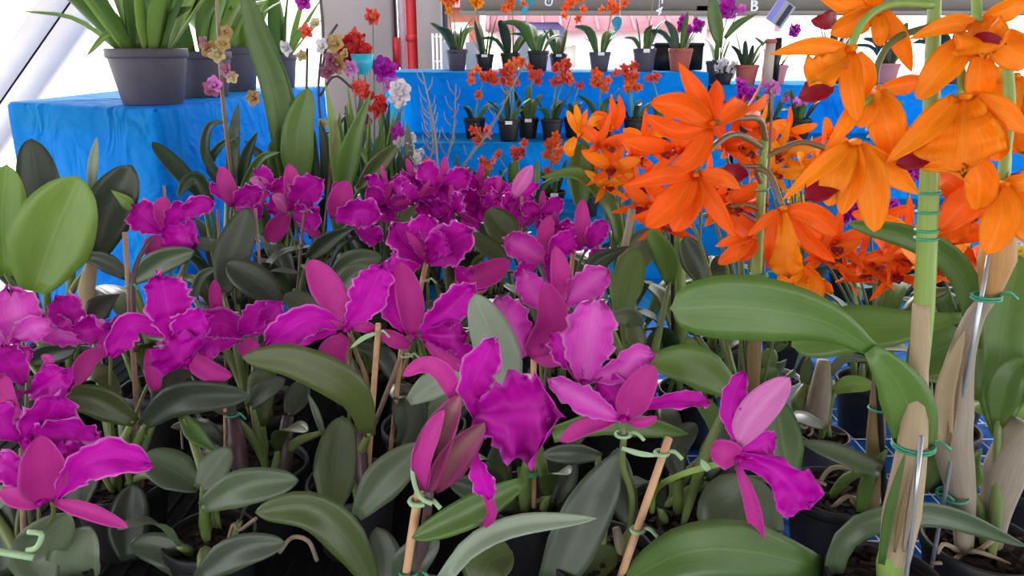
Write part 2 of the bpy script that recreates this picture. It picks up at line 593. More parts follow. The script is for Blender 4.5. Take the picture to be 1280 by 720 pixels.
def px_box(px0, px1, Y, z0, z1, dy):
    return box(XZ(px0, Y, 1.5), XZ(px1, Y, 1.5), Y, Y + dy, z0, z1)
struct(part('wall_back', px_box(403, 489, 6.0, 0, 3.4, 0.35), 'concrete', None))
struct(part('wall_pier', px_box(522, 552, 6.0, 0, 3.4, 0.35), 'concrete', None))
struct(part('trim_1', px_box(552, 560, 6.15, 0, 3.4, 0.12), 'paint_dark', None))
struct(part('trim_2', px_box(489, 496, 6.2, 0, 3.4, 0.1), 'paint_dark', None))

# white door frame post, red pipe with a white clip
o = thing('steel_post', 'white steel post between concrete wall and red pipe', 'post', (XZ(502, 6.25, 1.5), 6.25, 0))
part('post_shaft', px_box(499, 507, 6.2, 0, 3.4, 0.1), 'paint_white', o)
part('post_flange', px_box(507, 511, 6.22, 0, 3.4, 0.05), 'paint_white', o)
xr = XZ(516, 6.1, 1.5)
o = thing('red_pipe', 'red vertical pipe standing between white post and concrete pier', 'pipe', (xr, 6.1, 0))
part('pipe_shaft', tube([(xr, 6.1, 0), (xr, 6.1, 3.4)], 0.042, 14, 4), 'paint_red', o)
for z in (1.55, 2.2):
    part('pipe_collar', tube([(xr, 6.1, z), (xr, 6.1, z + 0.05)], 0.05, 14, 1), 'paint_red', o)
o = thing('red_box', 'small red box fixed low on the white steel post', 'box', (XZ(493, 6.1, 1.4), 6.1, 1.36))
part('box_body', px_box(488, 498, 6.08, 1.36, 1.58, 0.11), 'paint_red', o)
part('box_lid', px_box(489, 497, 6.07, 1.40, 1.54, 0.012), 'paint_red', o)

# white lattice panel beyond the stand
o = thing('lattice_panel', 'white lattice panel standing beside the concrete pier', 'panel', (XZ(550, 5.6, 1.5), 5.6, 0))
xa, xb = XZ(541, 5.6, 1.5), XZ(561, 5.6, 1.5)
for k in range(5):
    x = xa + (xb - xa) * k / 4
    part('upright', box(x - 0.006, x + 0.006, 5.6, 5.62, 0, 1.6), 'paint_white', o)
for k in range(9):
    z = 0.25 + 0.166 * k
    part('crossbar', box(xa, xb, 5.605, 5.615, z - 0.006, z + 0.006), 'paint_white', o)

# far shelter roof edge across the opening
o = thing('shelter_roof', 'long grey roof edge of a shelter beyond the stand', 'roof', (6, 14, 0))
part('fascia', box(-0.9, 16, 14.0, 14.25, 2.05, 3.2), 'fascia_shaded_grey', o)
part('gutter', tube([(-0.9, 13.95, 2.08), (16, 13.95, 2.08)], 0.04, 8, 2), 'fascia_shaded_grey', o)
part('purlin', box(-0.9, 16, 14.3, 14.4, 2.4, 2.55), 'paint_dark', o)
for x in (3.2, 10.5):
    part('support', box(x, x + 0.2, 14.0, 14.2, -0.13, 2.2), 'beam_grey', o)
part('soffit', box(-0.9, 16, 14.25, 19, 2.5, 2.6), 'fascia_shaded_grey', o)

o = thing('far_house', 'distant house with pink tiled roof beyond the stand', 'house', (3, 30, -0.13))
part('wall', box(-0.6, 9.5, 30, 36, -0.13, 2.1), 'wall_far', o)
def gable(x0, x1, y0, y1, z0, z1):
    ym = (y0 + y1) / 2
    V = [Vector(v) for v in ((x0, y0, z0), (x1, y0, z0), (x1, y1, z0), (x0, y1, z0), (x0, ym, z1), (x1, ym, z1))]
    return V, [(3, 2, 1, 0), (0, 1, 5, 4), (2, 3, 4, 5), (1, 2, 5), (3, 0, 4)], None
rf = part('roof', gable(-1.0, 9.9, 29.5, 36.5, 2.1, 3.6), 'roof_pink', o)
for k in range(16):
    x = -0.9 + k * 0.68
    part('roof_ridge', bar((x, 29.55, 2.15), (x, 32.9, 3.58), 0.1, 0.08), 'roof_pink', rf)
for x in (1.5, 5.2):
    w_ = part('window', box(x, x + 1.0, 29.95, 30.02, 0.7, 1.7), 'paint_white', o)
    part('pane', box(x + 0.1, x + 0.9, 29.93, 29.96, 0.8, 1.6), 'beam_grey', w_)

o = thing('brick_house', 'distant brick house seen behind the orchids by the pier', 'house', (-2.2, 26, -0.13))
part('wall', box(-2.2, -1.15, 26, 29, -0.13, 2.75), 'brick_far', o)
part('roof', gable(-2.5, -0.9, 25.7, 29.3, 2.75, 3.5), 'roof_pink', o)
for z in (0.5, 1.5):
    part('window', box(-1.95, -1.4, 25.96, 26.02, z, z + 0.8), 'paint_white', o)

o = thing('pale_house', 'distant pale lilac house beyond the blue right-hand stand', 'house', (8, 26, -0.13))
part('wall', box(7.3, 8.5, 26, 29, -0.13, 2.5), 'wall_far', o)
part('roof', gable(7.1, 8.7, 25.8, 29.2, 2.5, 3.0), 'beam_grey', o)
part('window', box(7.7, 8.1, 25.96, 26.02, 1.2, 1.9), 'paint_white', o)

o = thing('parked_van', 'violet blue van parked far beyond the top shelf', 'van', (0.55, 16, -0.13))
part('van_body', box(0.1, 1.05, 16, 18, 0.7, 2.0, 0.12), 'violet_tarp', o)
part('van_base', box(0.08, 1.07, 16, 18, 0.1, 0.75, 0.06), 'violet_tarp', o)
for x in (0.2, 0.95):
    part('wheel', tube([(x - 0.06, 16.3, 0.12), (x + 0.06, 16.3, 0.12)], 0.25, 14, 1), 'plastic_black', o)
part('windscreen', box(0.2, 0.95, 15.98, 16.01, 1.35, 1.85), 'label_white', o)

# white raking steel beam, far left
A = P(112, -30, 4.2)
B = P(4, 125, 4.2)
D = (B - A).normalized()
A2, B2 = A - D * 1.2, B + D * 1.9
o = thing('raking_beam', 'white steel beam slanting down beside the left blue bench', 'beam', (B2.x, B2.y, B2.z))
side = D.cross(Vector((0, 1, 0))).normalized()
part('web', bar(A2, B2, 0.012, 0.20), 'paint_white', o)
for s in (-1, 1):
    part('flange', bar(A2 + side * 0.06 * s + Vector((0, 0.02, 0)), B2 + side * 0.06 * s + Vector((0, 0.02, 0)), 0.06, 0.13), 'paint_white', o)
part('brace', bar(P(98, 0, 4.25), P(150, 30, 4.6), 0.05, 0.07), 'paint_white', o)

# ================================================================== cloth-covered stands
def drape(poly, ztop, zbot, seed, amp=0.012, step=0.03, rows=16, freq=11.0):
    """cloth over a table: poly is counter-clockwise (seen from above)"""
    rnd = random.Random(seed)
    pts = []
    n = len(poly)
    for i in range(n):
        a, b = Vector(poly[i] + (0,)), Vector(poly[(i + 1) % n] + (0,))
        k = max(2, int((b - a).length / step))
        nrm = (b - a).normalized().cross(Vector((0, 0, 1)))
        for j in range(k):
            pts.append((a.lerp(b, j / k), nrm, (b - a).length * j / k + i * 3.7))
    c = sum((p for p, _, _ in pts), Vector()) / len(pts)
    V, F, U = [], [], []
    m = len(pts)
    ph = [rnd.uniform(0, 6.28) for _ in range(6)]
    for r in range(rows + 2):
        for (p, nr, d) in pts:
            if r == 0:
                q = p - nr * 0.012
                V.append(Vector((q.x, q.y, ztop)))
            elif r == 1:
                V.append(Vector((p.x, p.y, ztop - 0.010)))
            else:
                s = (r - 1) / rows
                z = ztop - 0.010 - (ztop - 0.010 - zbot) * s ** 1.2
                a = amp * (0.15 + 1.4 * s)
                w = a * (math.sin(d * freq + ph[0] + 1.3 * s) + 0.6 * math.sin(d * freq * 2.1 + ph[1] - s) + 0.8 * math.sin(d * freq * 0.43 + ph[2]))
                q = p + nr * (w + a * 2.2)
                V.append(Vector((q.x, q.y, z)))
            U.append((0.5, 0.5))
    for r in range(rows + 1):
        for i in range(m):
            j = (i + 1) % m
            F.append((r * m + j, r * m + i, (r + 1) * m + i, (r + 1) * m + j))
    F.append(tuple(range(m)))
    return V, F, U

TBL = 0.75
o = thing('display_table', 'wide table covered in blue cloth under the purple and orange orchids', 'table', (0.1, 1.3, 0))
poly = [(-1.32, 0.42), (1.5, 0.42), (1.5, 2.09), (-1.32, 2.09)]
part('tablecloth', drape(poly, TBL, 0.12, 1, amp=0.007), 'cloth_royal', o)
part('tabletop', box(-1.28, 1.46, 0.46, 2.05, TBL - 0.045, TBL - 0.012), 'wood_dark', o)
for x in (-1.2, 1.4):
    for y in (0.52, 2.0):
        part('leg', box(x - 0.025, x + 0.025, y - 0.025, y + 0.025, 0.0, TBL - 0.045), 'wood_dark', o)

o = thing('low_bench', 'narrow low bench in blue cloth between front table and stepped stands', 'bench', (0.3, 2.35, 0))
part('bench_cloth', drape([(-0.85, 2.16), (1.6, 2.16), (1.6, 2.50), (-0.85, 2.50)], TBL, 0.15, 8, amp=0.005), 'cloth_blue', o)
part('bench_board', box(-0.82, 1.57, 2.19, 2.47, TBL - 0.045, TBL - 0.012), 'wood_dark', o)
for x in (-0.8, 1.5):
    part('leg', box(x - 0.025, x + 0.025, 2.3, 2.35, 0.0, TBL - 0.045), 'wood_dark', o)

# white wire grid lying on the table
GZ = TBL + 0.003
o = thing('wire_grid', 'white wire grid lying on the blue tablecloth under the pots', 'wire grid', (0.87, 1.05, TBL))
gx0, gx1, gy0, gy1 = 0.335, 1.4, 0.5, 1.6
k = 0
x = gx0
while x <= gx1 + 1e-6:
    part('wire', tube([(x, gy0, GZ), (x, gy1, GZ)], 0.0013, 5, 1, cap=False), 'wire_white', o)
    x += 0.05
y = gy0
while y <= gy1 + 1e-6:
    part('wire', tube([(gx0, y, GZ + 0.0022), (gx1, y, GZ + 0.0022)], 0.0013, 5, 1, cap=False), 'wire_white', o)
    y += 0.066
part('edge_bar', box(gx0 - 0.01, gx1 + 0.01, gy1, gy1 + 0.028, TBL + 0.0005, TBL + 0.012), 'wire_white', o)
part('edge_bar', box(gx0 - 0.01, gx1 + 0.01, gy0 - 0.02, gy0, TBL + 0.0005, TBL + 0.012), 'wire_white', o)
PZ = TBL + 0.0066            # where pots stand on the grid and on the dark sheet
# black sheet added to stand in for shade under the purple plants
o = thing('shade_sheet', 'black ribbed sheet added as shade under the purple cattleya pots', 'mat', (-0.47, 1.16, TBL))
part('shade_sheet_base', box(-1.27, 0.325, 0.46, 2.03, TBL + 0.0006, PZ - 0.0008), 'shade_black', o)
for k in range(52):
    x = -1.25 + 1.56 * k / 51
    part('shade_sheet_rib', box(x - 0.004, x + 0.004, 0.47, 2.02, PZ - 0.0008, PZ), 'shade_black', o)

# left bench
BZ = 1.335
o = thing('side_bench', 'tall bench draped in bright blue cloth carrying big dark pots', 'bench', (-1.3, 2.8, 0))
poly = [(-1.0, 2.2), (-0.86, 3.6), (-1.63, 3.6), (-1.63, 2.52)]
part('bench_cloth', drape(poly, BZ, 0.2, 5, amp=0.013, freq=8.0), 'cloth_blue', o)
part('bench_board', box(-1.60, -1.04, 2.60, 3.56, BZ - 0.05, BZ - 0.012), 'wood_dark', o)
part('front_rail', bar((-1.03, 2.238, BZ - 0.05), (-1.60, 2.528, BZ - 0.05), 0.03, 0.06), 'wood_dark', o)
for x, y in ((-1.05, 2.30), (-1.58, 2.60), (-1.05, 3.5), (-1.58, 3.5)):
    part('leg', box(x - 0.025, x + 0.025, y - 0.025, y + 0.025, 0, BZ - 0.06), 'wood_dark', o)

# stepped stands
T3, T2, T1, T1R = 0.92, 1.14, 1.40, 1.345
def steps(x0, x1, profile, seed, amp=0.022):
    rnd = random.Random(seed)
    ph = [rnd.uniform(0, 6.28) for _ in range(8)]
    pts = []
    for i in range(len(profile) - 1):
        (ya, za), (yb, zb) = profile[i], profile[i + 1]
        L = math.hypot(yb - ya, zb - za)
        k = max(2, int(L / 0.03))
        for j in range(k):
            t = j / k
            riser = abs(zb - za) > abs(yb - ya)
            edge = min(t, 1 - t) * L
            pts.append((ya + (yb - ya) * t, za + (zb - za) * t, riser, min(1, edge / 0.06)))
    pts.append((profile[-1][0], profile[-1][1], False, 0))
    nx = int((x1 - x0) / 0.03)
    V, F = [], []
    for (y, z, riser, e) in pts:
        for i in range(nx + 1):
            x = x0 + (x1 - x0) * i / nx
            w = 1.4 * mnoise.noise(Vector((x * 4.5 - z * 5, z * 3.5 + x * 2, ph[0]))) + 0.8 * mnoise.noise(Vector((x * 11 + z * 9, z * 8 - x * 3, ph[1]))) + 0.4 * math.sin(x * 9 + z * 14 + ph[2])
            if riser:
                V.append(Vector((x, y - abs(w) * amp * e, z)))
            else:
                V.append(Vector((x, y, z)))
    for r in range(len(pts) - 1):
        for i in range(nx):
            a = r * (nx + 1) + i
            F.append((a, a + 1, a + nx + 2, a + nx + 1))
    return V, F, None
SX0, SX1, SX2 = -0.56, 0.86, 2.7
o = thing('stepped_stand', 'stepped plant stand covered in blue cloth with three tiers', 'plant stand', (0.1, 3.2, 0))
part('stand_cloth', steps(SX0, SX1, [(2.56, 0.15), (2.56, T3), (3.05, T3), (3.05, T2), (3.45, T2), (3.45, T1), (3.98, T1), (3.98, 0.6)], 3), 'cloth_blue', o)
for (y0, y1, z) in ((2.6, 3.04, T3), (3.1, 3.44, T2), (3.5, 3.94, T1)):
    part('shelf_board', box(SX0 + 0.02, SX1 - 0.02, y0, y1, z - 0.04, z - 0.006), 'wood_dark', o)
    for x in (SX0 + 0.06, SX1 - 0.06):
        part('leg', box(x - 0.02, x + 0.02, y0 + 0.1, y0 + 0.14, 0, z - 0.04), 'wood_dark', o)
o = thing('stepped_stand', 'lower-topped blue stepped stand behind the nodding orange orchids', 'plant stand', (1.8, 3.2, 0))
part('stand_cloth', steps(SX1 + 0.02, SX2, [(2.56, 0.15), (2.56, T3), (3.05, T3), (3.05, T2), (3.45, T2), (3.45, T1R), (3.98, T1R), (3.98, 0.6)], 4), 'cloth_blue', o)
for (y0, y1, z) in ((2.6, 3.04, T3), (3.1, 3.44, T2), (3.5, 3.94, T1R)):
    part('shelf_board', box(SX1 + 0.04, SX2 - 0.02, y0, y1, z - 0.04, z - 0.006), 'wood_dark', o)
    for x in (SX1 + 0.08, SX2 - 0.06):
        part('leg', box(x - 0.02, x + 0.02, y0 + 0.1, y0 + 0.14, 0, z - 0.04), 'wood_dark', o)
# ================================================================== plant builders
RND = random.Random(11)
_potcache = {}
def pot_meshes(r, h, mat):
    key = (round(r, 4), round(h, 4), mat)
    if key not in _potcache:
        rb = r * 0.74
        body = lathe([(0.0, 0.0), (rb * 0.96, 0.0), (rb, 0.004), (r * 0.95, h * 0.84), (r * 0.93, h * 0.9), (r * 0.90, h * 0.86), (r * 0.89, h * 0.80), (rb * 0.9, 0.02), (0.0, 0.02)], 26)
        rim = lathe([(r * 0.93, h * 0.83), (r * 0.985, h * 0.835), (r, h * 0.86), (r, h * 0.985), (r * 0.985, h), (r * 0.945, h), (r * 0.93, h * 0.985), (r * 0.915, h * 0.83)], 26)
        rn = random.Random(int(r * 1e5))
        V, F, U = [], [], []
        rings = 6
        for i in range(rings + 1):
            for q in range(20):
                a = 2 * PI * q / 20
                rr = r * 0.905 * i / rings
                V.append(Vector((rr * math.cos(a), rr * math.sin(a), h * 0.86 + rn.uniform(-0.006, 0.006) + 0.006 * (1 - i / rings))))
                U.append((0.5, 0.5))
        for i in range(rings):
            for q in range(20):
                p = (q + 1) % 20
                F.append((i * 20 + q, (i + 1) * 20 + q, (i + 1) * 20 + p, i * 20 + p))
        geos = [(V, F, U)]
        for _ in range(34):                           # bark chips and bits of root
            a, d = rn.uniform(0, 6.28), r * 0.82 * math.sqrt(rn.random())
            c = Vector((d * math.cos(a), d * math.sin(a), h * 0.87 + rn.uniform(0, 0.006)))
            b = Vector((rn.uniform(-1, 1), rn.uniform(-1, 1), rn.uniform(-0.3, 0.5))).normalized() * rn.uniform(0.006, 0.016)
            geos.append(bar(c - b, c + b, rn.uniform(0.004, 0.010), rn.uniform(0.003, 0.006)))
        mix = join(*geos)
        _potcache[key] = (mesh_of('pot', *body[:2], mat, body[2]), mesh_of('rim', *rim[:2], mat, rim[2]), mesh_of('potting_mix', *mix[:2], 'bark', mix[2], smooth=False))
    return _potcache[key]

KIND = {  # letter: (part name, profile, material, ruffle, jag, cup, ruffle freq)
    's': ('sepal', 'sepal', 'sepal_pink', 0.03, 0.02, 0.3, 2.0),
    'm': ('sepal', 'sepal', 'sepal_mauve', 0.02, 0.0, 0.15, 2.0),
    'b': ('sepal', 'sepal', 'bud_olive', 0.0, 0.0, 0.5, 2.0),
    'p': ('petal', 'petal', 'petal_magenta', 0.06, 0.14, 0.24, 3.5),
    'v': ('petal', 'petal', 'petal_violet', 0.045, 0.13, 0.18, 4.0),
    'l': ('lip', 'lip', 'lip_magenta', 0.07, 0.15, 0.4, 3.5),
    'o': ('sepal', 'point', 'petal_orange', 0.02, 0.0, 0.30, 1.5),
    'r': ('sepal', 'point', 'petal_redorange', 0.02, 0.0, 0.30, 1.5),
    'O': ('petal', 'sepal', 'petal_orange', 0.05, 0.03, 0.42, 2.0),
    'R': ('petal', 'sepal', 'petal_redorange', 0.05, 0.03, 0.40, 2.0),
    'y': ('petal', 'sepal', 'petal_yelloworange', 0.03, 0.0, 0.25, 2.0),
    'L': ('lip', 'lip', 'petal_orange', 0.09, 0.06, 0.45, 2.5),
    'x': ('lip_tip', 'sepal', 'lip_crimson', 0.06, 0.06, 0.2, 2.5),
}

ALL = []
class Plant:
    def __init__(s, name, label, px, Y, r=0.07, h=0.115, mat='pot_black', group=None, z=None, cat='orchid', pot=True):
        s.z = PZ if z is None else z
        s.r, s.h = r, h
        s.c = Vector((XZ(px, Y, s.z + h), Y, s.z))
        s.root = thing(name, label, cat, s.c, group)
        s.rim = s.z + h * 0.86
        ALL.append(s)
        s.rnd = random.Random(int(px * 7 + Y * 1000))
        if pot:
            a, b, c = pot_meshes(r, h, mat)
            p = link('pot', a, s.root)
            link('rim', b, p)
            q = link('potting_mix', c, s.root, rot=(0, 0, s.rnd.uniform(0, 6)))
            q['kind'] = 'stuff'
    def inpot(s, f=0.45):
        a, d = s.rnd.uniform(0, 6.28), s.r * f * s.rnd.random()
        return Vector((s.c.x + d * math.cos(a), s.c.y + d * math.sin(a), s.rim - 0.004))
    def leaf(s, mat, pts, w, Y0, Y1=None, kind='leaf', roll=None, fold=0.36, bulb='bulb_green', brad=0.007, n=14, sag=0.0):
        Y1 = Y0 if Y1 is None else Y1
        k = len(pts) - 1
        Ys = [Y0 + (Y1 - Y0) * i / k - sag * math.sin(PI * i / k) for i in range(k + 1)]
        W3 = [P(x, y, yy) for (x, y), yy in zip(pts, Ys)]
        lo = min(p.z for p in W3)
        if lo < s.z + 0.01:
            print('LOW leaf', s.root.name, pts[0], round(lo, 3))
        mid = pts[len(pts) // 2]
        roll = s.rnd.uniform(-18, 18) if roll is None else roll
        wid = w * mpp(mid[1], (Y0 + Y1) / 2) / max(0.5, math.cos(R(roll)))
        o = part('leaf', blade(W3, wid, kind, roll=R(roll), fold=fold, rnd=s.rnd, n=n, thick=0.0022, ruf=0.008, rfreq=1.2), mat, s.root, origin=W3[0])
        if bulb and W3[0].z > s.rim + 0.012:
            a, b = s.inpot(), W3[0]
            d = (b - a)
            if d.length < 0.6:
                mid3 = a.lerp(b, 0.5) + Vector((d.x * -0.12, d.y * -0.12, 0.12 * math.hypot(d.x, d.y)))
                part('pseudobulb', tube([a, mid3, b + (W3[1] - W3[0]).normalized() * 0.006], [brad * 0.55, brad, brad * 1.15, brad * 0.9, brad * 0.5], 8, 10), bulb, s.root, origin=a)
        return o
    def stem(s, pts, rad=0.0028, mat='stem_olive', name='flower_stem'):
        return part(name, tube(pts, rad, 7), mat, s.root, origin=pts[0])
    def pstem(s, pp, rpx, mat='stem_olive', name='flower_stem', n=None):
        """stem traced in pixels: (x, y, Y)"""
        W3 = [P(*q) for q in pp]
        m0 = mpp(pp[0][1], pp[0][2])
        rad = [r * m0 for r in rpx] if hasattr(rpx, '__len__') else rpx * m0
        return part(name, tube(W3, rad, 9, n), mat, s.root, origin=W3[0])
    def stake(s, top, bot, rad=0.0036, mat='stake_wood', to_pot=True):
        a, b = P(*top), P(*bot)
        if to_pot:
            d = (b - a)
            if b.z > s.z + 0.03:
                b = b + d.normalized() * ((b.z - (s.z + 0.03)) / max(1e-3, -d.normalized().z))
        return part('stake', tube([a, b], [rad * 0.92, rad, rad], 8, 4), mat, s.root, origin=b)
    def tie(s, px, py, Y, r=0.007, mat='tie_pale', turns=1, tail=True, thick=0.0016):
        c = P(px, py, Y)
        pts = []
        for i in range(int(10 * turns) + 1):
            a = 2 * PI * i / 10
            pts.append(c + Vector((r * math.cos(a), r * math.sin(a), 0.0035 * i / 10)))
        if tail:
            pts += [pts[-1] + Vector((0.006, -0.008, 0.004)), pts[-1] + Vector((0.014, -0.012, -0.003))]
        return part('tie', tube(pts, thick, 6, len(pts) * 3), mat, s.root, origin=c)
    def stem_to_pot(s, c, rad=0.0026, mat='stem_olive'):
        a = s.inpot(0.3)
        m1 = Vector((c.x * 0.75 + a.x * 0.25, c.y * 0.75 + a.y * 0.25 + 0.01, c.z - 0.035))
        m2 = Vector((c.x * 0.3 + a.x * 0.7, c.y * 0.3 + a.y * 0.7, (c.z + a.z) * 0.5))
        return s.stem([c, m1, m2, a], rad, mat)
    def flower(s, c, Y, parts, stem='stem_olive', face=None, col='lip_magenta', label=None):
        cc = P(c[0], c[1], Y)
        m0 = mpp(c[1], Y)
        back = Vector((0, 0.012, -0.006))
        fl = part('flower', tube([cc + back, cc, cc + Vector((0, -0.012, 0.002))], [0.003, 0.0042, 0.003], 8, 6), col, s.root, origin=cc)
        if label:
            fl['label'] = label
        for q in parts:
            k, pts, w = q[0], q[1], q[2]
            dY = q[3] if len(q) > 3 and q[3] is not None else s.rnd.uniform(-0.018, 0.012)
            roll = q[4] if len(q) > 4 and q[4] is not None else s.rnd.uniform(-22, 22)
            nm, pk, mat, ruf, jag, cup, rf = KIND[k]
            n_ = len(pts) - 1
            W3 = [P(x, y, Y + dY * (i / n_) - 0.008 * math.sin(PI * i / n_)) for i, (x, y) in enumerate(pts)]
            if n_ == 1:
                W3 = [W3[0], W3[0].lerp(W3[1], 0.5) + Vector((0, -0.010, 0.002)), W3[1]]
            wid = w * m0 / max(0.55, math.cos(R(roll))) * (0.93 if k in 'pvOR' else 1.0)
            frill = 0.10 if k in 'pvl' else (0.05 if k == 'L' else 0.0)
            part(nm, blade(W3, wid, pk, roll=R(roll), fold=0.06, cup=cup, ruf=ruf, jag=jag, rfreq=rf, rnd=s.rnd, n=26 if frill else 14, m=12 if frill else 8, thick=0.0009, frill=frill, twist=R(s.rnd.uniform(-28, 28)) if frill else 0.0), mat, fl, origin=W3[0])
        if stem:
            s.stem_to_pot(cc + back, mat=stem)
        return fl
    def gflower(s, c, Y, size, yaw=0, pitch=0, roll=0, var=0, lib=None, stem='stem_olive', world=None):
        """an untraced bloom from a library of shared petals; size = span in metres"""
        cc = P(c[0], c[1], Y) if world is None else world
        L = (lib or CATT)[var % len(lib or CATT)]
        k = size / 0.13
        fl = link('flower', L[0][1], s.root, loc=cc - s.c, rot=Euler((R(pitch), R(roll), R(yaw)), 'XYZ'), scale=k)
        for nm, me in L[1:]:
            link(nm, me, fl)
        if stem:
            s.stem_to_pot(cc + Vector((0, 0.01, 0)), mat=stem)
        return fl
    def fill(s, n, mats, L=0.2, w=0.045, zoff=0.06, spread=0.9, kinds=('leaf',), bulb='bulb_green'):
        """leaves nobody traced: each on its own pseudobulb, fanned round the pot"""
        a0 = s.rnd.uniform(0, 6.28)
        for i in range(n):
            a = a0 + 2 * PI * i / n + s.rnd.uniform(-0.4, 0.4)
            d = Vector((math.cos(a), math.sin(a), 0))
            p0 = Vector((s.c.x, s.c.y, s.rim)) + d * s.r * 0.4
            hb = zoff * s.rnd.uniform(0.7, 1.4)
            p1 = p0 + d * 0.02 + Vector((0, 0, hb))
            l = L * s.rnd.uniform(0.75, 1.15)
            sp = spread * s.rnd.uniform(0.5, 1.2)
            p2 = p1 + d * l * 0.3 * sp + Vector((0, 0, l * 0.42))
            p3 = p1 + d * l * 0.8 * sp + Vector((0, 0, l * 0.62 * (1.15 - 0.35 * sp)))
            part('pseudobulb', tube([p0 - Vector((0, 0, 0.006)), p0.lerp(p1, 0.5), p1], [0.004, 0.007, 0.004], 7, 6), bulb, s.root, origin=p0)
            face = (Vector((0, 0, 1)) - d * 0.8).normalized()
            part('leaf', blade([p1, p2, p3], w * s.rnd.uniform(0.8, 1.15), s.rnd.choice(kinds), face=face, roll=R(s.rnd.uniform(-20, 20)), fold=0.25, rnd=s.rnd, n=10, m=4, thick=0.002), s.rnd.choice(mats), s.root, origin=p1)

# ---- libraries of shared blooms (local frame: faces -Y, up is Z, span 0.13)
def dirv(deg, fwd=0.0):
    return Vector((math.sin(R(deg)), -fwd, math.cos(R(deg))))
def funnel(rnd, L=0.05, r0=0.007, r1=0.026, mat='lip_magenta', drop=0.5, ruf=0.25, n=10, m=16):
    """rolled, flaring, frilled lip"""
    V, F, U = [], [], []
    ph = rnd.uniform(0, 6.28)
    for i in range(n + 1):
        s = i / n
        c = Vector((0, -L * s, -L * drop * s * s))
        rr = r0 + (r1 - r0) * s ** 2.2
        for j in range(m + 1):
            a = R(-150 + 300 * j / m) - PI / 2 + PI  # opening at the top
            a = R(105 + 330 * j / m)
            k = rr * (1 + ruf * s ** 3 * math.sin(j * 2.3 + ph))
            V.append(c + Vector((k * math.cos(a), -0.012 * s ** 4 * math.cos(j * 2.1 + ph) - 0.010 * s ** 3 * (0.5 - 0.5 * math.sin(a)), k * math.sin(a) * 0.85)))
            U.append((j / m, s))
    for i in range(n):
        for j in range(m):
            q = i * (m + 1) + j
            F.append((q, q + 1, q + m + 2, q + m + 1))
    return mesh_of('lip', V, F, mat, U)
def cattleya(seed, pm='petal_magenta', sm='sepal_pink', lm='lip_magenta'):
    rn = random.Random(seed)
    out = []
    g = tube([(0, 0.018, -0.006), (0, 0, 0), (0, -0.014, 0.003)], [0.003, 0.0045, 0.003], 8, 6)
    out.append(('flower', mesh_of('column', *g[:2], lm, g[2])))
    F0 = Vector((0, -1, 0))
    for a in (rn.uniform(-8, 8), 128 + rn.uniform(-10, 8), -128 + rn.uniform(-8, 10)):
        f = rn.uniform(-0.25, 0.45)
        d = dirv(a, f)
        L = 0.068 * rn.uniform(0.92, 1.08)
        mid = d * L * 0.5 + F0 * 0.006
        g = blade([Vector(), mid, d * L - F0 * 0.004], 0.021, 'sepal', face=F0, fold=0.1, cup=-0.15, ruf=0.02, rnd=rn, n=10, m=6, thick=0.0009)
        out.append(('sepal', mesh_of('sepal', *g[:2], sm, g[2])))
    for sgn in (-1, 1):
        a = sgn * (62 + rn.uniform(-10, 10))
        d = dirv(a, rn.uniform(0.0, 0.5))
        L = 0.068 * rn.uniform(0.95, 1.1)
        g = blade([Vector(), d * L * 0.5 + F0 * 0.008, d * L + F0 * rn.uniform(-0.008, 0.012)], 0.052, 'petal', face=F0, fold=0.05, cup=0.1, ruf=0.05, jag=0.13, rfreq=3.5, rnd=rn, n=24, m=12, thick=0.0009, twist=R(rn.uniform(-35, 35)), frill=0.11)
        out.append(('petal', mesh_of('petal', *g[:2], pm, g[2])))
    out.append(('lip', funnel(rn, L=0.052, r1=0.030, mat=lm)))
    return out
def starflower(seed, pm='petal_orange', sm='petal_redorange', tipm='lip_crimson', nod=0.35):
    rn = random.Random(seed)
    out = []
    g = tube([(0, 0.018, 0.004), (0, 0, 0), (0, -0.012, 0.0)], [0.0026, 0.004, 0.003], 8, 6)
    out.append(('flower', mesh_of('column', *g[:2], pm, g[2])))
    F0 = Vector((0, -1, 0))
    for a in (rn.uniform(-8, 8), 135 + rn.uniform(-12, 8), -135 + rn.uniform(-8, 12)):
        d = dirv(a, nod + rn.uniform(-0.1, 0.3))
        L = 0.068 * rn.uniform(0.9, 1.08)
        g = blade([Vector(), d * L * 0.5 + F0 * 0.004, d * L], 0.017, 'point', face=F0, fold=0.1, cup=0.2, rnd=rn, n=10, m=6, thick=0.0009)
        out.append(('sepal', mesh_of('sepal', *g[:2], sm, g[2])))
    for sgn in (-1, 1):
        d = dirv(sgn * (68 + rn.uniform(-10, 10)), nod + rn.uniform(0, 0.4))
        L = 0.066 * rn.uniform(0.9, 1.08)
        g = blade([Vector(), d * L * 0.5 + F0 * 0.006, d * L], 0.027, 'sepal', face=F0, fold=0.08, cup=0.15, ruf=0.04, rnd=rn, n=10, m=6, thick=0.0009, twist=R(rn.uniform(-20, 20)))
        out.append(('petal', mesh_of('petal', *g[:2], pm, g[2])))
    out.append(('lip', funnel(rn, L=0.038, r0=0.006, r1=0.013, mat=pm, drop=0.35, ruf=0.15, n=8, m=12)))
    g = blade([Vector((0, -0.034, -0.010)), Vector((0, -0.044, -0.016)), Vector((0, -0.05, -0.028))], 0.022, 'sepal', face=Vector((0, -0.6, 0.8)), cup=0.2, ruf=0.06, rnd=rn, n=6, m=6, thick=0.0009)
    out.append(('lip_tip', mesh_of('lip_tip', *g[:2], tipm, g[2])))
    return out
CATT = [cattleya(100 + i) for i in range(6)]
STAR = [starflower(200 + i) for i in range(4)] + [starflower(300 + i, 'petal_yelloworange', 'petal_orange') for i in range(3)]
STARR = [starflower(400 + i, 'petal_redorange', 'petal_redorange') for i in range(4)]

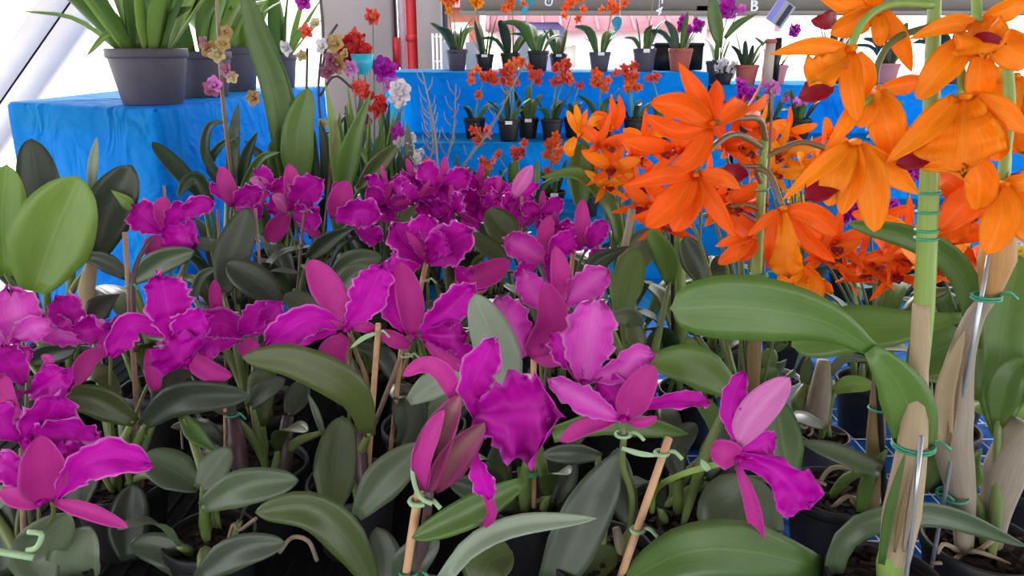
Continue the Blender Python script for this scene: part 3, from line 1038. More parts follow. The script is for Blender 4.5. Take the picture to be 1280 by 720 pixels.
def small_bloom(seed, mat, lip=None, w=0.4, nod=0.3, petals=5):
    """far bloom: one mesh, unit span"""
    rn = random.Random(seed)
    gs = []
    for i in range(petals):
        d = dirv(360 / petals * i + rn.uniform(-9, 9), nod + rn.uniform(-0.15, 0.2))
        gs.append(blade([Vector(), d * 0.27 + Vector((0, -0.03, 0)), d * 0.5], w * rn.uniform(0.85, 1.1), 'sepal', face=Vector((0, -1, 0)), cup=0.2, ruf=0.05, rnd=rn, n=5, m=4, thick=0.01))
    gs.append(tube([(0, 0.06, 0), (0, -0.10, 0), (0, -0.24, -0.06)], [0.03, 0.07, 0.12], 7, 4))
    g = join(*gs)
    return mesh_of('flower', *g[:2], mat, g[2])
FAR = {k: [small_bloom(500 + 7 * i + j, k, w=0.34 if 'orange' in k or 'coral' in k else 0.46) for j in range(3)] for i, k in enumerate(
    ('far_orange', 'far_red', 'far_magenta', 'far_pink', 'far_white', 'far_yellow', 'far_brown', 'far_cream', 'far_coral', 'far_plum', 'petal_yelloworange'))}
# far leaves: unit length, root at origin, leaning to +X
def far_leaf(bend, w, kind, mat, seed):
    rn = random.Random(seed)
    pts = [Vector((0, 0, 0)), Vector((0.12 + 0.12 * bend, 0, 0.45)), Vector((0.2 + 0.5 * bend, 0, 0.85 - 0.35 * bend))]
    g = blade(pts, w, kind, face=Vector((-0.7, -0.5, 0.7)).normalized(), fold=0.25, rnd=rn, n=8, m=4, thick=0.012)
    return mesh_of('leaf', *g[:2], mat, g[2])
FLEAF = {}
for mt in ('leaf_dark', 'leaf_green', 'leaf_deep', 'leaf_gloss', 'leaf_sage', 'leaf_bright'):
    FLEAF[mt] = [far_leaf(b, w, k, mt, 900 + i) for i, (b, w, k) in enumerate(((0.1, 0.17, 'leaf'), (0.45, 0.20, 'leaf'), (0.8, 0.19, 'leaf'), (0.5, 0.09, 'strap'), (0.15, 0.07, 'lance')))]

def small_plant(label, px, Y, z, r=0.05, h=0.085, mat='pot_black', group=None, name='potted_orchid', leaves=5, L=0.16, lmats=('leaf_deep', 'leaf_green', 'leaf_gloss'), shapes=(0, 1, 2), blooms=(), stem='stem_olive', tagged=False, spread=1.0, lean=None, cat='orchid', stems=True):
    """blooms: (px, py, count, size m, material, spread px)"""
    p = Plant(name, label, px, Y, r, h, mat, group, z=z, cat=cat)
    rn = p.rnd
    top = h * 0.86
    for i in range(leaves):
        a = 2 * PI * i / leaves + rn.uniform(-0.5, 0.5)
        me = FLEAF[rn.choice(lmats)][rn.choice(shapes)]
        off = Vector((math.cos(a) * r * 0.35, math.sin(a) * r * 0.35, top - 0.005))
        l = L * rn.uniform(0.65, 1.15)
        link('leaf', me, p.root, loc=off, rot=Euler((0, R(rn.uniform(-6, 14)), a), 'XYZ'), scale=l)
    for (bx, by, cnt, size, bm, sp) in blooms:
        c0 = P(bx, by, Y)
        a = Vector((p.c.x + rn.uniform(-0.3, 0.3) * r, p.c.y, z + top - 0.004))
        if stems:
            md = a.lerp(c0, 0.5) + Vector((rn.uniform(-0.012, 0.012), 0.012, 0.01))
            part('flower_stem', tube([a, md, c0], [0.0034, 0.0028, 0.0018], 6, 8), stem, p.root, origin=a)
        k = mpp(by, Y)
        for i in range(cnt):
            d = Vector((rn.gauss(0, 0.45) * sp * k, rn.gauss(0, 0.4) * sp * k, rn.gauss(0, 0.4) * sp * k)) if cnt > 1 else Vector()
            link('flower', rn.choice(FAR[bm]), p.root, loc=c0 + d - p.c, rot=Euler((R(rn.uniform(-35, 20)), R(rn.uniform(-30, 30)), R(rn.uniform(-55, 55))), 'XYZ'), scale=size * rn.uniform(0.8, 1.15))
    if tagged:
        g = box(-0.014, 0.014, -r * 0.99 - 0.002, -r * 0.99, h * 0.82, h * 0.98)
        me = mesh_of('name_tag', *g[:2], 'label_white', g[2], smooth=False)
        link('name_tag', me, p.root)
    return p
# ================================================================== purple cattleyas on the table
PG = 'purple cattleya orchids on the front table'

# --- left edge plant with crowded ruffled flowers
p = Plant('cattleya_orchid', 'purple cattleya with crowded ruffled blooms and broad grey leaf with lime clip', 40, 0.80, 0.075, 0.12, group=PG)
p.leaf('leaf_sage', [(60, 735), (40, 690), (85, 640)], 62, 0.78, 0.80, 'egg', roll=25)
p.leaf('leaf_sage', [(92, 745), (95, 700), (113, 658)], 62, 0.80, 0.82, 'egg')
p.leaf('leaf_dark', [(10, 720), (-5, 660), (-10, 600)], 50, 0.80, 0.84)
p.leaf('leaf_pale', [(-15, 640), (10, 612), (34, 596)], 24, 0.82, 0.86, 'lance')
p.leaf('leaf_dark', [(96, 640), (100, 600), (110, 560)], 40, 0.84, 0.88)
p.flower((56, 625), 0.76, [
    ('p', [(70, 622), (105, 582), (148, 572), (188, 582)], 46, -0.02, 10),
    ('l', [(66, 620), (85, 592), (118, 566)], 48, 0.03, -20),
    ('s', [(55, 628), (52, 585), (48, 544)], 52, -0.03, 4),
    ('s', [(52, 630), (28, 624), (0, 614)], 24, -0.01),
    ('s', [(68, 627), (115, 640), (160, 659)], 20, -0.02),
    ('p', [(45, 615), (18, 590), (-10, 575)], 40, 0.02)], label='bloom with upright rounded sepal')
p.flower((40, 545), 0.86, [
    ('p', [(30, 548), (60, 520), (72, 492)], 62, 0.0, 5),
    ('p', [(30, 548), (85, 535), (124, 545)], 40, -0.01),
    ('l', [(30, 548), (40, 560), (95, 568)], 34, -0.02),
    ('s', [(20, 545), (5, 500), (8, 470)], 30, 0.01),
    ('p', [(25, 550), (0, 525), (-20, 500)], 50)])
p.flower((62, 480), 0.90, [
    ('l', [(36, 495), (60, 480), (84, 462)], 40, -0.01, 0),
    ('p', [(60, 490), (78, 478), (90, 468)], 32, 0.0),
    ('s', [(50, 470), (62, 452), (52, 444)], 12, 0.0),
    ('p', [(30, 480), (15, 455), (2, 434)], 42, 0.02, 8),
    ('s', [(28, 490), (10, 500), (-8, 520)], 22)])
p.flower((22, 425), 0.98, [
    ('v', [(18, 432), (20, 395), (12, 362)], 56, 0.01, -5),
    ('v', [(18, 425), (42, 410), (66, 408)], 36, -0.01, 12),
    ('v', [(14, 430), (-8, 408), (-20, 385)], 46, 0.0),
    ('p', [(16, 430), (28, 446), (42, 440)], 30, -0.02),
    ('s', [(8, 432), (4, 455), (6, 478)], 22)])
p.stake((27, 560, 0.84), (30, 700, 0.80), 0.0035, 'stake_weathered')
p.pstem([(-5, 689, 0.745), (25, 694, 0.74), (42, 697, 0.74)], 4.5, 'tie_pale', 'clip')
p.pstem([(36, 665, 0.75), (52, 668, 0.745), (46, 684, 0.745), (34, 688, 0.745)], 3.5, 'tie_pale', 'clip')

# --- plant on the long weathered stake
p = Plant('cattleya_orchid', 'purple cattleya tied to a long weathered stake, star bloom and curled bloom', 150, 1.02, 0.07, 0.115, group=PG)
p.stake((156, 290, 1.10), (178, 610, 1.02), 0.0042, 'stake_weathered')
p.leaf('leaf_olive', [(170, 528), (120, 500), (71, 497)], 40, 1.00, 0.96, 'leaf', roll=-8)
p.leaf('leaf_dark', [(178, 532), (225, 498), (311, 494)], 42, 1.0, 0.98, 'leaf', roll=8)
p.leaf('leaf_dark', [(160, 700), (158, 655), (166, 605)], 50, 0.90, 0.94, 'egg', roll=10)
p.leaf('leaf_sage', [(250, 610), (215, 588), (180, 570)], 48, 0.96, 0.98, 'egg', roll=5)
p.leaf('leaf_dark', [(235, 725), (210, 690), (163, 679)], 40, 0.86, 0.86)
p.leaf('leaf_dark', [(33, 456), (60, 442), (95, 436)], 28, 1.05, 1.05, roll=15)
p.leaf('leaf_olive', [(150, 495), (125, 468), (98, 470)], 24, 1.03, 1.05)
p.leaf('leaf_dark', [(112, 400), (128, 382), (150, 367)], 32, 1.12, 1.14, 'lance')
p.leaf('leaf_dark', [(195, 520), (215, 470), (250, 455)], 34, 1.05, 1.1)
p.flower((214, 421), 1.0, [
    ('p', [(214, 421), (210, 385), (198, 344)], 62, 0.01, 6),
    ('p', [(208, 419), (168, 405), (138, 444)], 34, -0.03, -15),
    ('p', [(219, 421), (240, 405), (262, 396)], 46, 0.0, 12),
    ('l', [(205, 424), (218, 440), (232, 458)], 66, -0.04, 0),
    ('s', [(232, 440), (260, 462), (290, 470)], 26, 0.0),
    ('s', [(186, 436), (192, 465), (195, 490)], 20, 0.0)], label='star bloom with broad upright petal')
p.flower((128, 420), 1.02, [
    ('p', [(115, 415), (90, 398), (72, 372)], 44, 0.02),
    ('v', [(110, 425), (75, 415), (52, 398)], 38, 0.0, -10),
    ('l', [(92, 415), (112, 412), (140, 402)], 46, -0.03, 6),
    ('s', [(136, 438), (112, 448), (90, 484)], 24, -0.02),
    ('s', [(136, 420), (142, 405), (150, 394)], 12, 0.0)])
p.tie(162, 360, 1.085, 0.006, 'tie_green')
p.tie(172, 545, 1.035, 0.007, 'tie_green')
p.stem([P(190, 297, 1.12), P(172, 325, 1.10), P(166, 360, 1.08), P(170, 440, 1.05)], 0.0035, 'stem_purple')

# --- pot with sage leaves at the front
p = Plant('cattleya_orchid', 'flowerless cattleya with pale sage leaves spread over a black pot', 262, 0.89, 0.062, 0.11, group=PG)
p.leaf('leaf_sage', [(252, 634), (300, 610), (373, 600)], 46, 0.86, 0.84, 'leaf', roll=0)
p.leaf('leaf_sage', [(250, 612), (268, 588), (288, 560)], 38, 0.90, 0.92)
p.leaf('leaf_dark', [(246, 722), (295, 690), (356, 678)], 42, 0.80, 0.80, roll=4)
p.leaf('leaf_green', [(228, 520), (248, 545), (276, 568)], 24, 0.98, 0.94, 'lance')
p.pstem([(286, 672, 0.86), (292, 655, 0.85), (300, 662, 0.85), (320, 648, 0.84)], 2.4, 'root_pale', 'root')
p.pstem([(350, 690, 0.84), (365, 672, 0.82), (385, 676, 0.82), (396, 700, 0.84)], 2.6, 'root_pale', 'root')
p.fill(3, ('leaf_dark', 'leaf_sage'), 0.12, 0.04, 0.03, 0.9)

p = Plant('cattleya_orchid', 'cattleya with dark purplish canes rising from black pot behind sage leaves', 328, 1.07, 0.072, 0.115, group=PG)
p.pstem([(302, 590, 1.02), (296, 555, 1.03), (292, 520, 1.05)], [10, 12, 7], 'stem_purple', 'pseudobulb')
p.pstem([(352, 600, 1.05), (356, 560, 1.06), (360, 520, 1.08)], [9, 12, 7], 'stem_purple', 'pseudobulb')
p.stake((281, 500, 1.06), (282, 560, 1.04), 0.003, 'stake_wood')
p.tie(291, 520, 1.05, 0.010, 'tie_green')
p.leaf('leaf_dark', [(312, 510), (330, 490), (356, 474)], 26, 1.08, 1.08)
p.leaf('leaf_sage', [(405, 545), (395, 515), (385, 492)], 9, 1.02, 1.04, 'strap')
p.leaf('leaf_dark', [(292, 520), (275, 500), (262, 470)], 34, 1.05, 1.1)
p.leaf('leaf_dark', [(360, 520), (372, 495), (380, 478)], 30, 1.08, 1.12)
p.fill(3, ('leaf_dark', 'leaf_olive'), 0.13, 0.045, 0.05)

# --- pot behind with the wavy-lipped bloom
p = Plant('cattleya_orchid', 'purple cattleya with wavy dark bloom above the widest black pot', 312, 1.27, 0.092, 0.12, group=PG)
p.flower((303, 415), 1.12, [
    ('p', [(303, 420), (280, 405), (254, 408)], 40, -0.02, 12),
    ('p', [(300, 418), (322, 395), (338, 380)], 36, 0.0),
    ('l', [(305, 415), (330, 408), (352, 378)], 30, -0.02),
    ('s', [(273, 400), (270, 375), (268, 350)], 16, 0.02),
    ('s', [(305, 425), (312, 436), (322, 446)], 26, -0.02),
    ('p', [(298, 425), (270, 430), (250, 445)], 34, 0.0)])
p.leaf('leaf_dark', [(352, 382), (320, 352), (284, 330)], 42, 1.24, 1.26, roll=0)
p.leaf('leaf_dark', [(278, 370), (290, 320), (311, 260)], 44, 1.28, 1.34, 'leaf', roll=0)
p.leaf('leaf_sage', [(408, 392), (382, 382), (355, 370)], 30, 1.2, 1.2)
p.leaf('leaf_sage', [(240, 376), (252, 345), (275, 334)], 13, 1.3, 1.3, 'strap')
p.stake((319, 260, 1.36), (336, 480, 1.27), 0.003, 'stake_weathered')
p.fill(5, ('leaf_dark', 'leaf_olive', 'leaf_sage'), 0.17, 0.05, 0.07)

# --- star-shaped bloom on the pink stake with the big olive leaf
p = Plant('cattleya_orchid', 'purple cattleya with spread star bloom on pink stake and long arching olive leaf', 440, 1.02, 0.07, 0.115, group=PG)
p.stake((473, 405, 0.95), (460, 585, 0.97), 0.0042, 'stake_wood')
p.flower((434, 411), 0.96, [
    ('s', [(432, 409), (414, 370), (387, 325)], 40, 0.02, 4),
    ('p', [(436, 407), (458, 375), (478, 332)], 52, 0.01, 8),
    ('p', [(428, 407), (385, 400), (332, 432)], 44, -0.03, -6),
    ('s', [(432, 420), (414, 445), (428, 472)], 36, -0.02, 0),
    ('s', [(440, 410), (455, 408), (474, 414)], 14, 0.0),
    ('l', [(420, 412), (380, 425), (345, 430)], 26, 0.03)], label='star bloom with pink dorsal sepal')
p.leaf('leaf_olive', [(463, 545), (440, 490), (370, 452), (303, 447)], 48, 0.92, 0.86, 'leaf', roll=-4, fold=0.12)
p.leaf('leaf_olive', [(414, 642), (420, 590), (428, 520)], 58, 0.92, 0.98, 'leaf', roll=5)
p.leaf('leaf_sage', [(446, 645), (480, 600), (530, 556)], 50, 0.90, 0.92, 'leaf', roll=0)
p.leaf('leaf_dark', [(455, 500), (436, 470), (430, 440)], 34, 0.99, 1.02)
p.pstem([(455, 640, 0.94), (453, 590, 0.95), (450, 540, 0.97)], [7, 8, 5], 'stem_purple', 'pseudobulb')
p.pstem([(437, 416, 0.965), (445, 440, 0.97), (458, 475, 0.97), (460, 520, 0.98)], 3.2, 'stem_brown')
p.tie(470, 418, 0.953, 0.006, 'tie_pale')
p.leaf('tie_pale', [(472, 416), (455, 422), (437, 436)], 6, 0.945, 0.935, 'strap', bulb=None)

# --- paired blooms, stakes leaning together
p = Plant('cattleya_orchid', 'purple cattleya with tall rosy sepal bloom on two leaning brown stakes', 530, 1.2, 0.075, 0.115, group=PG)
p.stake((512, 418, 1.0), (480, 500, 1.08), 0.004, 'stake_weathered')
p.stake((503, 422, 1.01), (493, 520, 1.10), 0.004, 'stake_wood')
p.flower((518, 420), 0.98, [
    ('s', [(514, 418), (512, 375), (500, 328)], 34, 0.01, 5),
    ('p', [(505, 415), (488, 380), (484, 345)], 38, 0.03),
    ('p', [(526, 416), (560, 388), (592, 356)], 44, -0.01, 10),
    ('l', [(526, 418), (555, 420), (582, 418)], 40, -0.02, -5),
    ('s', [(512, 432), (495, 424), (474, 414)], 20, -0.01),
    ('s', [(532, 428), (560, 450), (586, 460)], 18, 0.0),
    ('p', [(560, 425), (575, 438), (590, 445)], 32, 0.02)], label='bloom with tall rosy sepal')
p.tie(508, 446, 1.02, 0.008, 'tie_pale')
p.leaf('leaf_pale', [(511, 502), (540, 482), (577, 468)], 34, 1.0, 1.0, 'leaf', roll=0)
p.leaf('leaf_dark', [(500, 560), (512, 530), (500, 480)], 44, 1.06, 1.1)
p.leaf('leaf_dark', [(540, 530), (570, 500), (600, 470)], 44, 1.12, 1.14)
p.leaf('leaf_sage', [(540, 540), (556, 505), (592, 495)], 30, 1.06, 1.06)
p.leaf('leaf_dark', [(520, 420), (545, 395), (555, 370)], 34, 1.15, 1.2)
p.fill(4, ('leaf_dark', 'leaf_olive', 'leaf_sage'), 0.16, 0.05, 0.07)

# --- the big front bloom
p = Plant('cattleya_orchid', 'purple cattleya with vivid flared lip above pinkish olive bud, pale green tie', 522, 0.72, 0.075, 0.12, group=PG)
p.flower((572, 520), 0.70, [
    ('l', [(592, 520), (630, 522), (692, 522)], 112, -0.05, 6),
    ('p', [(598, 525), (592, 480), (618, 424)], 44, 0.01, 8),
    ('s', [(572, 505), (555, 468), (530, 456), (504, 470)], 24, -0.03, 10),
    ('b', [(533, 614), (545, 560), (576, 494)], 44, -0.02, -18),
    ('b', [(540, 612), (570, 565), (606, 528)], 40, -0.03, 22),
    ('s', [(530, 612), (530, 570), (556, 512)], 26, -0.025, -30),
    ('p', [(590, 560), (600, 590), (612, 622)], 28, -0.01),
    ('s', [(600, 600), (615, 640), (600, 662)], 14, 0.04)], stem=None, label='vivid flared bloom with olive backed sepals')
p.stake((526, 600, 0.715), (507, 722, 0.72), 0.0054, 'stake_wood')
p.pstem([(537, 612, 0.70), (533, 650, 0.71), (522, 720, 0.72)], 6, 'stem_purple')
p.pstem([(523, 562, 0.69), (516, 590, 0.69), (524, 620, 0.695), (540, 630, 0.695)], 3.2, 'tie_pale', 'tie')
p.tie(524, 628, 0.712, 0.010, 'tie_pale', thick=0.0028)
p.tie(512, 716, 0.72, 0.011, 'tie_green', thick=0.002)
p.leaf('leaf_olive', [(470, 735), (430, 668), (385, 636), (320, 640)], 50, 0.74, 0.74, 'leaf', roll=-10, fold=0.3)
p.leaf('leaf_green', [(655, 602), (592, 636), (515, 672)], 40, 0.80, 0.68, 'leaf', roll=-12, bulb=None)
p.leaf('leaf_dark', [(500, 735), (515, 700), (548, 672)], 44, 0.72, 0.72)
p.leaf('leaf_pale', [(552, 728), (590, 682), (650, 656), (746, 648)], 27, 0.70, 0.76, 'strap', roll=0, fold=0.5)
p.leaf('leaf_dark', [(480, 735), (482, 700), (470, 660)], 40, 0.74, 0.77)
p.leaf('leaf_olive', [(600, 740), (610, 705), (640, 690)], 60, 0.74, 0.77)

# --- violet ragged bloom on the centre stake
p = Plant('cattleya_orchid', 'purple cattleya with tall mauve sepal and long pale upright leaf', 665, 0.98, 0.07, 0.115, group=PG)
p.stake((667, 440, 0.93), (667, 650, 0.96), 0.0042, 'stake_wood')
p.leaf('leaf_pale', [(640, 512), (622, 440), (593, 368)], 56, 0.84, 0.86, 'leaf', roll=0, fold=0.3)
p.flower((676, 430), 0.92, [
    ('v', [(657, 446), (640, 410), (622, 372)], 52, 0.02, 6),
    ('s', [(660, 444), (690, 405), (680, 352)], 40, -0.02, 8),
    ('p', [(670, 440), (700, 420), (720, 400)], 40, 0.02),
    ('s', [(664, 444), (690, 448), (715, 440)], 20, 0.0)])
p.flower((692, 382), 0.98, [
    ('s', [(698, 386), (702, 350), (694, 308)], 26, 0.0, 0),
    ('v', [(696, 382), (725, 362), (760, 338)], 42, -0.01, 5),
    ('v', [(690, 384), (668, 370), (655, 340)], 36, 0.02),
    ('l', [(694, 388), (712, 402), (728, 396)], 38, -0.02),
    ('s', [(700, 390), (712, 425), (716, 450)], 18, 0.0)], stem='stem_purple')
p.pstem([(655, 648, 0.96), (656, 610, 0.95), (660, 575, 0.94)], [7, 9, 6], 'bulb_green', 'pseudobulb')
p.tie(664, 592, 0.95, 0.013, 'tie_green', turns=2.5)
p.leaf('leaf_dark', [(650, 660), (610, 620), (560, 600)], 40, 0.95, 0.92)
p.leaf('leaf_dark', [(690, 630), (700, 600), (712, 560)], 44, 0.96, 0.98)
p.leaf('leaf_dark', [(640, 650), (622, 600), (628, 545)], 36, 0.97, 1.0)
p.fill(4, ('leaf_dark', 'leaf_olive'), 0.13, 0.045, 0.05)

# --- bloom pair on the slanting front stake
p = Plant('cattleya_orchid', 'purple cattleya with paired blooms tied to a slanting bare stake', 752, 0.84, 0.072, 0.12, group=PG)
p.stake((836, 548, 0.80), (775, 724, 0.80), 0.0052, 'stake_wood')
p.flower((731, 477), 0.82, [
    ('v', [(731, 478), (735, 430), (748, 374)], 68, 0.01, 4),
    ('v', [(735, 474), (775, 464), (795, 446), (818, 444)], 34, -0.02, 10),
    ('p', [(728, 470), (705, 440), (690, 420)], 34, 0.03),
    ('s', [(728, 480), (716, 455), (708, 440)], 18, 0.02)], label='bloom with broad veined upright petal', stem=None)
p.flower((778, 522), 0.80, [
    ('p', [(775, 524), (765, 495), (748, 478)], 52, 0.02, 0),
    ('v', [(774, 524), (730, 500), (686, 474)], 36, -0.02, 8),
    ('s', [(780, 522), (796, 490), (818, 456)], 40, -0.02, 6),
    ('p', [(795, 512), (840, 502), (888, 502)], 26, 0.03),
    ('s', [(768, 525), (735, 533), (700, 552)], 22, -0.02, 20),
    ('s', [(782, 524), (800, 528), (822, 522)], 13, 0.0)], stem=None, label='bloom with dusky rose sepal')
p.pstem([(731, 480, 0.83), (760, 510, 0.83), (779, 535, 0.81), (778, 580, 0.81), (790, 632, 0.82), (775, 735, 0.84)], 4.2, 'stem_olive')
p.tie(779, 545, 0.81, 0.009, 'tie_pale', thick=0.0022)
p.leaf('tie_pale', [(777, 560), (800, 567), (826, 570)], 7, 0.80, 0.795, 'strap', bulb=None)
p.tie(827, 568, 0.80, 0.008, 'tie_pale', thick=0.0025)
p.tie(797, 664, 0.80, 0.008, 'tie_pale', thick=0.0025)
p.leaf('leaf_dark', [(690, 735), (735, 640), (777, 562)], 62, 0.80, 0.84, 'strap', roll=0, fold=0.3)
p.leaf('leaf_dark', [(795, 660), (778, 620), (772, 560)], 40, 0.86, 0.88)
p.leaf('leaf_green', [(690, 542), (760, 526), (860, 542)], 30, 0.84, 0.88, 'strap', roll=25, bulb=None)
p.leaf('leaf_dark', [(752, 570), (715, 566), (678, 568)], 26, 0.88, 0.86)
p.leaf('leaf_green', [(1036, 713), (940, 690), (860, 690), (782, 726)], 74, 0.84, 0.70, 'leaf', roll=4, fold=0.12, bulb=None)
p.leaf('leaf_olive', [(700, 740), (735, 705), (772, 690)], 50, 0.80, 0.84)
p.pstem([(770, 735, 0.84), (778, 700, 0.84), (770, 660, 0.85)], [8, 9, 5], 'sheath_grey', 'pseudobulb')

# --- nodding side-on bloom
p = Plant('cattleya_orchid', 'purple cattleya with single nodding side-on bloom above a black pot', 848, 0.95, 0.075, 0.115, group=PG)
p.flower((922, 572), 0.82, [
    ('m', [(920, 556), (945, 515), (987, 472)], 42, 0.0, 6),
    ('p', [(921, 552), (912, 510), (930, 464)], 28, 0.02, 20),
    ('p', [(926, 572), (945, 558), (970, 548)], 34, 0.02, 10),
    ('l', [(924, 574), (968, 588), (1010, 632)], 56, -0.03, -6),
    ('s', [(922, 582), (938, 625), (952, 686)], 20, -0.01, 0),
    ('s', [(921, 574), (905, 566), (888, 562)], 36, 0.0)], stem=None, label='side-on bloom with pale mauve sepal')
p.pstem([(920, 576, 0.83), (882, 584, 0.84), (845, 596, 0.86), (820, 612, 0.90), (815, 640, 0.93)], 4, 'stem_green')
p.leaf('tie_pale', [(886, 588), (880, 580), (876, 574)], 9, 0.828, 0.826, 'strap', bulb=None)
p.leaf('leaf_gloss', [(920, 492), (868, 458), (812, 452)], 52, 0.92, 0.90, 'leaf', roll=8, fold=0.18)
p.leaf('leaf_sage', [(925, 690), (925, 645), (945, 597)], 104, 0.86, 0.90, 'egg', roll=0)
p.leaf('leaf_green', [(988, 605), (978, 550), (968, 496)], 46, 0.92, 0.96, 'leaf', roll=10)
p.leaf('leaf_dark', [(880, 600), (895, 560), (905, 530)], 40, 0.92, 0.94)
p.leaf('leaf_dark', [(850, 600), (842, 560), (870, 530)], 34, 0.94, 0.98)
p.leaf('leaf_green', [(905, 560), (890, 520), (862, 490)], 24, 0.96, 1.0, 'strap')
p.fill(3, ('leaf_dark', 'leaf_green'), 0.12, 0.04, 0.05)

# --- second ranks
p = Plant('cattleya_orchid', 'cattleya with huge bright oval leaves in front of the blue bench', 72, 1.45, 0.085, 0.13, group=PG)
p.leaf('leaf_bright', [(6, 345), (2, 275), (8, 206)], 56, 1.34, 1.36, 'egg', roll=5)
p.leaf('leaf_dark', [(55, 290), (48, 235), (38, 174)], 48, 1.46, 1.5, 'egg', roll=10)
p.leaf('leaf_bright', [(42, 364), (66, 295), (99, 222)], 92, 1.32, 1.36, 'egg', roll=0)
p.leaf('leaf_pale', [(113, 242), (116, 205), (121, 171)], 12, 1.46, 1.48, 'strap')
p.leaf('leaf_dark', [(120, 322), (135, 265), (164, 207)], 58, 1.42, 1.46, 'egg', roll=0)
p.leaf('leaf_bright', [(168, 264), (155, 250), (138, 237)], 16, 1.44, 1.42, 'lance', bulb=None)
p.leaf('leaf_dark', [(20, 360), (14, 330), (24, 300)], 40, 1.45, 1.5)
p.pstem([(112, 390, 1.40), (108, 365, 1.40), (115, 330, 1.41)], [8, 10, 7], 'sheath_dry', 'sheath')
p.fill(4, ('leaf_dark', 'leaf_olive'), 0.16, 0.05, 0.07)

p = Plant('cattleya_orchid', 'purple cattleya with one bloom against the blue bench cloth', 196, 1.36, 0.07, 0.115, group=PG)
p.flower((205, 285), 1.42, [
    ('p', [(205, 290), (185, 275), (168, 258)], 44, 0.0, 4),
    ('p', [(208, 286), (222, 265), (248, 258)], 32, 0.0),
    ('l', [(205, 285), (222, 296), (244, 304)], 46, -0.03),
    ('p', [(222, 270), (245, 258), (268, 254)], 26, 0.0),
    ('s', [(200, 295), (195, 308), (196, 318)], 30, 0.0),
    ('s', [(206, 284), (203, 262), (206, 246)], 22, 0.01)])
p.leaf('leaf_dark', [(160, 346), (125, 324), (86, 322)], 25, 1.36, 1.34, 'lance')
p.leaf('leaf_sage', [(164, 352), (200, 328), (243, 314)], 32, 1.36, 1.34, 'leaf')
p.leaf('leaf_sage', [(240, 300), (262, 306), (270, 300)], 18, 1.40, 1.42)
p.stake((205, 232, 1.46), (212, 330, 1.40), 0.0028, 'stake_weathered')
p.fill(6, ('leaf_dark', 'leaf_sage', 'leaf_olive'), 0.17, 0.05, 0.08)

p = Plant('cattleya_orchid', 'purple cattleya with pink upright sepal bloom below dark looped leaves', 300, 1.58, 0.07, 0.115, group=PG)
p.flower((290, 256), 1.62, [
    ('s', [(291, 258), (284, 235), (277, 208)], 22, 0.0, 0),
    ('p', [(293, 256), (310, 244), (328, 238)], 30, -0.02),
    ('p', [(286, 250), (275, 242), (266, 230)], 18, 0.02),
    ('l', [(295, 258), (310, 262), (326, 270)], 26, -0.02)])
p.stake((272, 262, 1.62), (275, 320, 1.58), 0.003, 'stake_weathered')
p.fill(5, ('leaf_dark', 'leaf_olive', 'leaf_sage'), 0.19, 0.05, 0.10)

p = Plant('cattleya_orchid', 'purple cattleya with crowded blooms on thin stakes before the tall strap leaves', 385, 1.74, 0.075, 0.115, group=PG)
p.flower((362, 262), 1.68, [
    ('s', [(364, 262), (366, 235), (361, 205)], 22, 0.0, 4),
    ('p', [(366, 262), (382, 240), (402, 226)], 40, -0.01),
    ('m', [(360, 265), (350, 250), (340, 245)], 18, -0.02),
    ('s', [(360, 268), (348, 282), (334, 302)], 26, -0.02),
    ('p', [(368, 268), (384, 268), (396, 262)], 42, -0.02),
    ('s', [(370, 272), (390, 288), (404, 298)], 14, 0.0)])
p.flower((336, 236), 1.72, [
    ('p', [(340, 240), (332, 222), (318, 212)], 20, 0.0),
    ('m', [(338, 236), (326, 228), (312, 224)], 14, -0.02),
    ('p', [(340, 240), (352, 232), (360, 224)], 22, 0.0),
    ('l', [(340, 242), (346, 256), (340, 266)], 26, -0.02),
    ('s', [(336, 240), (325, 248), (318, 258)], 12)])
p.flower((440, 274), 1.62, [
    ('s', [(418, 274), (426, 248), (434, 226)], 30, 0.0, 0),
    ('p', [(420, 276), (448, 264), (476, 268)], 42, -0.03, 5),
    ('p', [(440, 276), (460, 290), (478, 300)], 26, 0.0),
    ('p', [(424, 262), (420, 240), (420, 228)], 12, 0.02)])
p.stake((381, 255, 1.66), (372, 360, 1.70), 0.0036, 'stake_weathered')
p.tie(380, 265, 1.66, 0.008, 'tie_pale')
p.leaf('leaf_dark', [(384, 324), (412, 300), (447, 282)], 26, 1.6, 1.58, 'lance')
p.leaf('leaf_sage', [(415, 345), (440, 328), (478, 322)], 30, 1.55, 1.52)
p.fill(6, ('leaf_dark', 'leaf_olive', 'leaf_sage'), 0.19, 0.05, 0.10)

p = Plant('cattleya_orchid', 'flowerless cattleya of grey-green leaves between the crowded and wide blooms', 452, 1.46, 0.07, 0.115, group=PG)
p.leaf('leaf_sage', [(420, 372), (440, 345), (475, 340)], 28, 1.4, 1.38)
p.leaf('leaf_dark', [(430, 400), (460, 365), (480, 350)], 34, 1.36, 1.36)
p.fill(7, ('leaf_dark', 'leaf_sage', 'leaf_olive'), 0.18, 0.05, 0.08)

